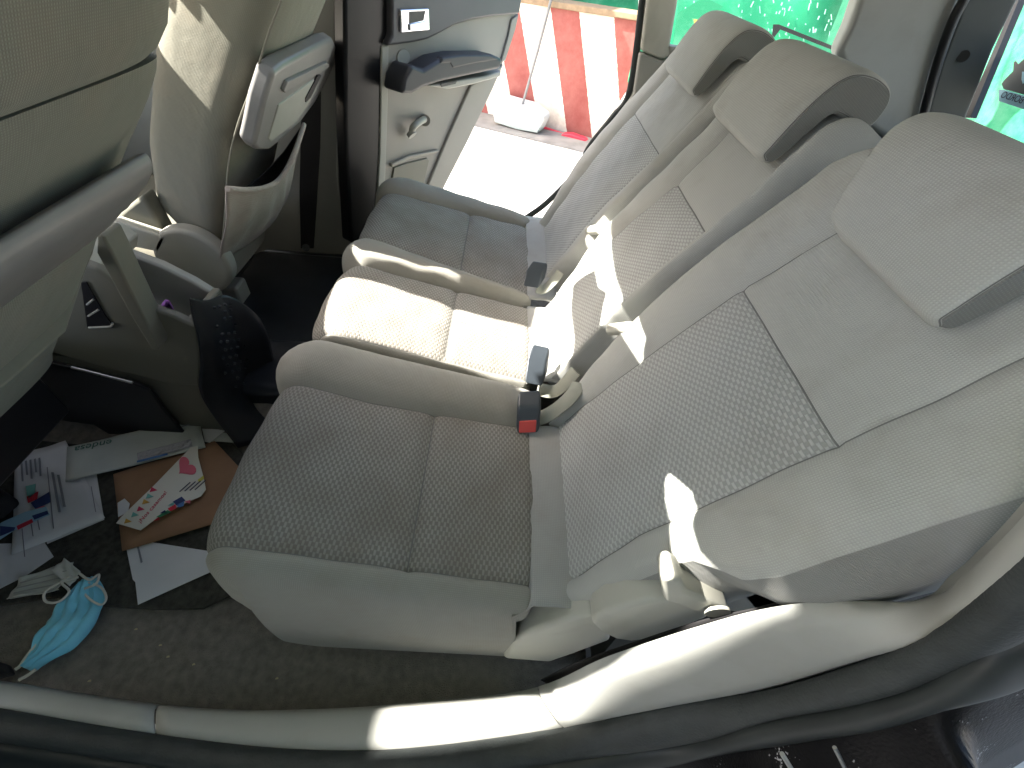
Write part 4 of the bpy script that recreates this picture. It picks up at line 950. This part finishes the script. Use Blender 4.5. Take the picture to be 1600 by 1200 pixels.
TN = Vector((math.cos(RT30), 0, -math.sin(RT30))); TN = Vector((.86, 0, .0))
q0 = Vector((-.575, .9, .466)); q1 = Vector((-.668, .9, .30)); dv = (q1-q0).normalized(); TN = Vector((-dv.z, 0, dv.x)); TN = TN if TN.x > 0 else -TN
def at(x, y, o=0.0): return on(x, y, TN, q0+TN*o)
tr = prism('tray_table', [at(x, y, .012) for x, y in ((430, 112), (446, 100), (512, 64), (522, 62), (528, 76), (524, 98), (510, 130), (492, 162), (470, 192), (438, 222), (420, 236), (404, 236), (398, 228), (404, 205), (414, 160))], -TN*.036, M['silver_trim'], ft, 0.011, 4)
prism('tray_inset', [at(x, y, .015) for x, y in ((436, 164), (500, 118), (494, 142), (480, 166), (464, 190), (424, 222), (420, 218))], -TN*.006, M['trim_dim'], tr, 0.003)
prism('latch_strip', [at(x, y, .020) for x, y in ((450, 128), (512, 98), (516, 104), (508, 110), (446, 146), (444, 142))], -TN*.010, M['silver_trim'], tr, 0.003)
prism('tray_hook', [at(x, y, .0175) for x, y in ((497, 118), (502, 118), (486, 152), (478, 160), (478, 154))], -TN*.004, M['black'], tr)
# map pocket: bulging pouch, the shade in its mouth painted as a black plate
rows = []
lipA = [at(x, y, o) for x, y, o in ((354, 294, .008), (384, 296, .02), (410, 293, .035), (432, 283, .045), (448, 262, .05), (462, 230, .045), (474, 194, .02))]
bot = [at(x, y, .0) for x, y in ((344, 412), (362, 398), (385, 384), (408, 366), (428, 344), (446, 306), (472, 215))]
A, B = spline(lipA, 30), spline(bot, 30)
for i in range(18):
    v = i/17; r = []
    for k in range(30):
        p = A[k].lerp(B[k], v)+TN*(.02*math.sin(math.pi*v)*math.sin(math.pi*min(1, k/29+.05))+0.004*math.sin(k*1.1+v*5)*math.sin(math.pi*v)); r.append(p)
    rows.append(r)
pk = grid('map_pocket', rows, M['pouch'], ft, 0.003)
tube('hem', [p+TN*.002 for p in A], 0.006, M['pouch'], pk)
prism('pocket_shade', [at(x, y, .006) for x, y in ((384, 292), (400, 280), (420, 262), (442, 238), (470, 198), (474, 200), (464, 232), (450, 262), (434, 282), (412, 292))], TN*.002, M['black'], pk)
cc = ay(300, 412, .80); e1 = ay(356, 418, .80)-cc; e2 = ay(304, 362, .80)-cc; rr = 0.5*(e1.length+e2.length)*0.97
prism('recliner_cover', [cc+Vector((math.cos(a)*rr, 0, math.sin(a)*rr*1.0)) for a in [k*math.pi/20 for k in range(40)]], (0, .045, 0), M['trim_dim'], ft, 0.012)
rs = [sq_ring((x, 1.05, z), (0, 1, 0), (-.35, 0, 1), .22, .09, 4, 40) for x, z in ((-.96, -.03), (-1.1, -.02), (-1.3, .02), (-1.5, .03))]
loft('cushion', rs, M['front_cloth'], ft)
prism('valance', [ay(x, y, .80) for x, y in ((176, 344), (262, 372), (250, 395), (200, 385), (170, 360))], (0, .03, 0), M['trim_beige'], ft, 0.006)
prism('side_bolster', [ay(x, y, .835) for x, y in ((190, 330), (222, 304), (258, 368), (176, 342))], (0, .05, 0), M['front_cloth'], ft, 0.01)
box('floor_bracket', (-1.0, .95, -.30), (-.90, 1.02, -.14), M['trim_dim'], ft, 0.01)

# ------------------------------------------------------------------ centre console and its contents
box('seat_shade_box', (-1.45, .02, -.12), (-1.02, .42, .08), M['black'], fs, 0.01)  # larger black box, more painted shade under the near front seat
cn = thing('centre_console', 'olive grey plastic console with an open bin between the front seats', 'console', (-1.0, .62, -.33))
prism('side_wall', [ay(x, y, .52) for x, y in ((40, 380), (150, 420), (236, 482), (270, 494), (308, 512), (314, 560), (312, 604), (270, 602), (215, 588), (150, 572), (40, 540))], (0, .022, 0), M['console'], cn, 0.007)
prism('side_wall', [ay(x, y, .69) for x, y in ((120, 350), (186, 392), (215, 402), (250, 415), (300, 440), (336, 462), (350, 480), (350, 560), (120, 470))], (0, .026, 0), M['trim'], cn, 0.008)
prism('dark_panel', [ay(x, y, .515) for x, y in ((0, 548), (60, 556), (112, 570), (210, 594), (236, 604), (262, 640), (305, 690), (215, 700), (150, 660), (0, 640))], (0, -.01, 0), M['black'], cn, 0.004)  # black panel added to keep the area below the console dark
prism('bin_shelf', [ay(x, y, .545) for x, y in ((60, 392), (120, 400), (150, 420), (150, 440), (60, 420))], (0, .145, 0), M['trim_beige'], cn, 0.006)
prism('bin_divider', [ay(x, y, .69) for x, y in ((186, 396), (214, 404), (206, 424), (188, 440))], (0, -.145, 0), M['trim_beige'], cn, 0.005)
box('bin_floor', (-1.3, .53, -.06), (-.74, .70, -.045), M['darktrim'], cn)
box('rear_wall', (-.775, .545, -.33), (-.755, .69, .05), M['console'], cn, 0.006)
box('lower_skirt', (-1.4, .53, -.33), (-.79, .545, -.02), M['console'], cn, 0.003)
vb = prism('side_vent', [ay(x, y, .518) for x, y in ((128, 440), (136, 440), (164, 490), (176, 506), (172, 510), (138, 512))], (0, -.003, 0), M['black'], cn)
tube('vent_rim', [ay(x, y, .514) for x, y in ((139, 512), (160, 511), (173, 510), (176, 505))], 0.0025, M['trim'], vb)
tube('vent_slat', [ay(138, 494, .514), ay(154, 484, .514)], 0.002, M['trim'], vb, smooth=False)
tube('vent_slat', [ay(136, 476, .514), ay(146, 468, .514)], 0.002, M['trim'], vb, smooth=False)
# purple cloth in the bin
rows = []
for i in range(14):
    u = i/13; r = []
    for k in range(12):
        v = k/11
        x = 240+u*64; y = 484+u*28-26*math.exp(-((u-.36)/.18)**2)+v*14
        p = ay(x, y, .56+.02*math.sin(u*11+v*5)); r.append(p)
    rows.append(r)
tag(grid('cloth', rows, M['purple'], None, 0.002), 'crumpled purple cloth poking out of the console bin', 'cloth')

# black studded rubber mat draped over the end of the console
Lf = [ay(300, 466, .53), ay(302, 490, .52), ay(310, 525, .51), ay(314, 570, .51), ay(312, 610, .50), ay(330, 645, .49), ay(372, 700, .47)]
Rt = [ay(346, 461, .66), ay(362, 492, .65), ay(372, 530, .64), ay(380, 565, .64), ay(394, 600, .63), ay(420, 628, .62), ay(470, 650, .60)]
Fr = [ay(360, 470, .72), ay(400, 480, .78), ay(430, 520, .80), ay(440, 560, .80), ay(470, 590, .80), ay(500, 620, .80), ay(540, 640, .78)]
A, B, D = spline(Lf, 40), spline(Rt, 40), spline(Fr, 40)
rows = []
for i in range(40):
    r = []
    for k in range(13):
        v = k/12; r.append(A[i].lerp(B[i], v)+Vector((.012*math.sin(math.pi*v), -.02*math.sin(math.pi*v), .006*math.sin(math.pi*v))))
    for k in range(1, 9): r.append(B[i]+Vector((.035*math.sin(k/8*1.4), .055*k/8, -.11*(k/8)**1.5)))
    rows.append(r)
rm = thing('rubber_mat', 'black studded rubber mat draped over the end of the console', 'floor mat', A[-1])
grid('sheet', rows, M['rubber'], rm, 0.006, thick_off=-1)
bm = bmesh.new()
for i in range(3, 26, 2):
    for k in range(6, 13, 2):
        kk = k+(i//2) % 2
        if kk > 13: continue
        if hash2(i, kk) < .12: continue
        p = rows[i][kk]; n = (rows[i+1][kk]-rows[i-1][kk]).cross(rows[i][kk+1]-rows[i][kk-1]).normalized()
        if n.dot(CAM-p) < 0: n = -n
        mt = Matrix.Translation(p+n*.001) @ n.to_track_quat('Z', 'Y').to_matrix().to_4x4()
        bmesh.ops.create_cone(bm, cap_ends=True, segments=8, radius1=.004, radius2=.003, depth=.009, matrix=mt)
me = bpy.data.meshes.new('studs'); bm.to_mesh(me); bm.free(); o = link('studs', me, M['rubber'], rm, 40); o['kind'] = 'stuff'

# ------------------------------------------------------------------ things on the floor
FZ = -.33
fm = tag(prism('floor_mat', [az(x, y, FZ+.006) for x, y in ((60, 690), (160, 700), (360, 690), (430, 760), (430, 900), (345, 940), (318, 953), (240, 954), (150, 948), (90, 935), (-80, 960), (-80, 760))], (0, 0, .008), M['floormat'], None, 0.003), 'dark carpet mat under the scattered letters', 'floor mat')
def sheet(name, quad, z, material, label, cat, thick=0.0012, curl=0.004, parent=None, n=14):
    """slightly curled rectangle, corners given where they lie"""
    a, b, c, d = [az(x, y, z) for x, y in quad]; rows = []
    for i in range(n):
        u = i/(n-1)
        rows.append([(a.lerp(b, u)).lerp(d.lerp(c, u), k/(n-1))+Vector((0, 0, curl*(((u-.5)*2)**2*0.6+0.4*wob(u*1.5+z*90, k/(n-1)*1.5)+.4))) for k in range(n)])
    o = grid(name, rows, material, parent, thick)
    if parent is None: tag(o, label, cat)
    return o
def on_sheet(o, pts, z, material, name, th=.0006):
    return prism(name, [az(x, y, z) for x, y in pts], (0, 0, th), material, o)
Z0 = FZ+.016
# lower left blank sheet, then the printed sheet, then the envelope
l1 = tag(prism('letter', [az(x, y, Z0) for x, y in ((-40, 856), (0, 850), (70, 848), (84, 870), (40, 900), (0, 920), (-40, 935))], (0, 0, .0015), M['paper'], None), 'blank white sheet lying lowest at the edge of the mat', 'letter')
l2 = sheet('letter', ((26, 712), (104, 690), (165, 810), (20, 868)), Z0+.004, M['paper'], 'printed white letter with bold lines and a colour picture', 'letter', curl=.003)
zl = Z0+.0115
l2b = tag(prism('letter', [az(x, y, Z0+.004) for x, y in ((98, 690), (150, 735), (163, 812), (74, 850), (66, 800))], (0, 0, .0012), M['paper'], None), 'plain white letter half covered by the printed one', 'letter')
for x, y, xx, yy, wd in ((80, 738, 91, 800, 4), (89, 742, 99, 792, 4), (73, 730, 83, 826, 1.6), (48, 818, 51, 838, 1.6), (58, 812, 61, 828, 1.6), (142, 760, 149, 800, 1.2), (34, 826, 38, 870, 1.2)):
    on_sheet(l2, ((x, y), (x+wd, y), (xx+wd, yy), (xx, yy)), zl, M['ink_grey'], 'print_line')
for k in range(5):
    on_sheet(l2, ((32+k*7, 722-k*1.5), (35+k*7, 721-k*1.5), (37+k*7, 752-k*2-(k % 2)*8), (34+k*7, 752-k*2-(k % 2)*8)), zl, M['ink_grey'], 'print_line')
for pts, c in ((((40, 760), (56, 756), (54, 772), (44, 780)), 'p_teal'), (((42, 776), (60, 768), (58, 780), (44, 786)), 'p_scarlet'), (((48, 786), (78, 768), (80, 784), (56, 796)), 'p_navy'), (((55, 795), (70, 790), (68, 802)), 'p_pink')):
    on_sheet(l2, pts, zl, M[c], 'picture_patch')
en = sheet('envelope', ((106, 700), (310, 652), (322, 700), (104, 754)), Z0+.012, M['paper2'], 'long white windowed envelope with printed heading, lying upside down', 'envelope', curl=.003)
ze = Z0+.0195
on_sheet(en, ((214, 708), (298, 686), (301, 697), (216, 722)), ze, M['film'], 'film_window')
on_sheet(en, ((214, 720), (262, 708), (262, 711), (214, 723)), ze+.0005, M['p_blue'], 'print_line')
text('heading', 'endesa', az(176, 686, ze), az(118, 698, ze), az(140, 712, ze)-az(138, 692, ze), .02, M['ink_green'], en)
on_sheet(en, ((262, 664), (272, 661), (274, 669), (264, 672)), ze, M['p_teal'], 'stamp')
for k in range(3): on_sheet(en, ((276, 660+k*4), (296, 655+k*4), (296, 656.3+k*4), (276, 661.3+k*4)), ze, M['ink_grey'], 'print_line')
tag(prism('paper_scrap', [az(x, y, Z0+.006) for x, y in ((314, 660), (335, 662), (352, 673), (328, 692), (320, 690))], (0, 0, .0012), M['paper'], None), 'white paper corner showing beyond the windowed envelope', 'paper')
tag(prism('paper_scrap', [az(x, y, Z0+.002) for x, y in ((352, 674), (371, 692), (340, 690), (328, 690))], (0, 0, .0012), M['paper2'], None), 'pale green paper corner under the rubber mat', 'paper')
kr = sheet('envelope', ((178, 742), (336, 690), (430, 790), (192, 862)), Z0+.007, M['kraft'], 'brown kraft paper envelope under the invitation card', 'envelope', curl=.002)
we = tag(prism('envelope', [az(x, y, Z0+.003) for x, y in ((194, 838), (240, 848), (330, 862), (380, 880), (331, 893), (216, 945), (212, 910), (208, 906))], (0, 0, .0015), M['paper'], None), 'white envelope sticking out below the brown one', 'envelope')
on_sheet(we, ((213, 850), (216, 849), (223, 878), (220, 880)), Z0+.0052, M['ink_grey'], 'print_line')
tag(prism('paper_scrap', [az(x, y, Z0+.014) for x, y in ((184, 786), (195, 779), (203, 787), (200, 800), (185, 808))], (0, 0, .001), M['paper'], None), 'small torn white scrap beside the invitation card', 'paper')
zc = Z0+.018
card = tag(prism('invitation_card', [az(x, y, zc) for x, y in ((182, 818), (190, 808), (240, 760), (298, 700), (309, 697), (310, 715), (318, 745), (322, 765), (314, 776), (290, 786), (250, 806), (220, 829), (196, 822))], (0, 0, .0015), M['card'], None), 'cream wedding invitation with bunting and a pink heart on brown envelope', 'card')
zt = zc+.003
for k, (x, y, c) in enumerate(((239, 766, 'p_red'), (233, 776, 'p_teal'), (227, 785, 'p_gold'), (219, 796, 'p_red'), (210, 805, 'p_teal'), (199, 815, 'p_gold'))):
    on_sheet(card, ((x-2, y-5), (x+7, y), (x-5, y+3)), zt, M[c], 'bunting_flag')
# writing runs up the card
upv = az(226, 790, zt)-az(243, 800, zt)
text('writing', '¡Nos casamos!', az(219, 818, zt), az(262, 769, zt), upv, .02, M['p_red'], card, shear=.3)
hc = [(-0.62*16*math.sin(a)**3*1.15, -0.62*(13*math.cos(a)-5*math.cos(2*a)-2*math.cos(3*a)-math.cos(4*a))) for a in [k*2*math.pi/28 for k in range(28)]]
ro = rad(-8)
def heart(x, y, s): return [(x+(a*math.cos(ro)-b*math.sin(ro))*s, y+(a*math.sin(ro)+b*math.cos(ro))*s) for a, b in hc]
ro = rad(48)
on_sheet(card, heart(291, 730, 1.45), zt, M['p_pink'], 'heart')
for k in range(4):
    x, y = 280+k*8, 768-k*1
    on_sheet(card, ((x, y), (x+17, y-15), (x+18, y-14), (x+1, y+1)), zt, M['ink'], 'print_line')
on_sheet(card, ((309, 750), (318, 743), (319, 748), (311, 754)), zt, M['p_yellow'], 'highlight')
for pts, c in ((((244, 808), (262, 797), (268, 800), (250, 808)), 'p_green'), (((250, 802), (258, 797), (262, 803)), 'p_navy'), (((262, 795), (274, 788), (276, 794), (266, 799)), 'p_scarlet'), (((270, 784), (284, 776), (290, 782), (276, 790)), 'p_navy'), (((276, 788), (288, 783), (287, 791), (279, 793)), 'p_blue'), (((262, 790), (272, 784), (272, 790)), 'p_teal'), (((288, 784), (298, 781), (297, 787)), 'p_pink'), (((240, 814), (248, 808), (250, 812)), 'p_scarlet')):
    on_sheet(card, pts, zt, M[c], 'flower_patch')
lf = tag(prism('leaflet', [az(x, y, Z0+.0125) for x, y in ((-30, 838), (4, 816), (40, 800), (72, 792), (78, 804), (50, 817), (22, 829), (-10, 850))], (0, 0, .0012), M['p_sky'], None), 'glossy blue and red leaflet across the printed letter', 'leaflet')
on_sheet(lf, ((26, 822), (50, 811), (52, 816), (28, 828)), Z0+.0142, M['p_scarlet'], 'picture_patch')
on_sheet(lf, ((0, 822), (24, 824), (22, 829), (0, 838)), Z0+.0142, M['p_navy'], 'picture_patch')
on_sheet(lf, ((50, 806), (74, 798), (76, 803), (54, 812)), Z0+.0142, M['p_navy'], 'picture_patch')
# black bag corner at the frame edge
bp = [az(-70, 760, FZ+.02), az(0, 764, FZ+.02), az(38, 788, FZ+.02), az(8, 812, FZ+.02), az(-70, 850, FZ+.02)]
tag(prism('bag', bp, (0, 0, .05), M['webbing'], None, .012), 'corner of a black bag beside the printed letter', 'bag')
tag(prism('strap_end', [az(x, y, FZ+.012) for x, y in ((-40, 1030), (0, 1034), (22, 1042), (30, 1056), (0, 1064), (-40, 1066))], (0, 0, .02), M['webbing'], None, .008), 'black strap end by the tip of the blue mask', 'strap')

# face masks
def ribbon_mask(name, axis, half, material, z, pleats, amp, n=30, m_=16):
    A = spline([az(x, y, z) for x, y in axis], n); rows = []
    for i in range(n):
        d = (A[min(i+1, n-1)]-A[max(i-1, 0)]); d.z = 0; d.normalize(); s = Vector((-d.y, d.x, 0)); hw = lerp_tab(half, i/(n-1)); r = []
        for k in range(m_):
            v = k/(m_-1)*2-1; zz = amp*(abs(math.sin(v*pleats*math.pi/2+.4+.5*math.sin(i*.35)))+.9*(1-v*v))+.004*math.sin(i*.5+v*2)
            r.append(A[i]+s*hw*v+Vector((0, 0, max(.001, zz))))
        rows.append(r)
    return grid(name, rows, material, None, .0015)
mb = ribbon_mask('face_mask', [(140, 908), (128, 945), (108, 980), (78, 1014), (46, 1046)], [(0, .018), (.2, .040), (.45, .048), (.7, .040), (.9, .022), (1, .012)], M['maskblue'], FZ+.016, 4, .010)
tag(mb, 'crumpled pale blue surgical mask with white ear loops', 'face mask')
tube('ear_loop', [az(x, y, FZ+.03) for x, y in ((124, 918), (140, 936), (158, 945), (166, 934), (158, 918), (138, 910))], .0022, M['elastic'], mb)
tube('ear_loop', [az(x, y, FZ+.022) for x, y in ((62, 1000), (40, 1028), (32, 1040), (24, 1046))], .003, M['elastic'], mb)
tube('ear_loop', [az(x, y, FZ+.022) for x, y in ((56, 1046), (42, 1056), (30, 1062))], .003, M['elastic'], mb)
mw = sheet('face_mask', ((14, 938), (36, 904), (118, 880), (92, 926)), FZ+.02, M['maskwhite'], 'folded whitish striped mask with looped elastic, beside the blue one', 'face mask', curl=.008)
for k in range(4):
    on_sheet(mw, ((16+k*5, 936-k*8), (92+k*5, 922-k*10), (92.5+k*5, 920-k*10), (17+k*5, 934-k*8)), FZ+.0305, M['stripe'], 'stripe', th=.0008)
p2 = sheet('folded_panel', ((80, 892), (104, 874), (128, 894), (112, 918)), FZ+.028, M['maskwhite'], '', '', parent=mw, curl=.006)
tube('ear_loop', [az(x, y, FZ+.036) for x, y in ((122, 902), (90, 912), (70, 926), (72, 940), (92, 940), (108, 924), (96, 910), (112, 900))], .0024, M['elastic'], mw)
tube('ear_loop', [az(x, y, FZ+.036) for x, y in ((124, 896), (140, 906), (154, 898), (150, 912), (132, 920))], .0024, M['elastic'], mw)
for x, y in ((260, 1028), (137, 1066), (210, 985), (300, 1040), (430, 1062), (248, 1010)):
    c = az(x, y, FZ+.006); tag(prism('crumb', [c, c+Vector((.006, .001, 0)), c+Vector((.005, .004, .001)), c+Vector((.001, .003, 0))], (0, 0, .003), M['crumb'], None, .001), 'tiny pale crumb on the carpet by the sill', 'crumb', 'crumbs on the carpet')
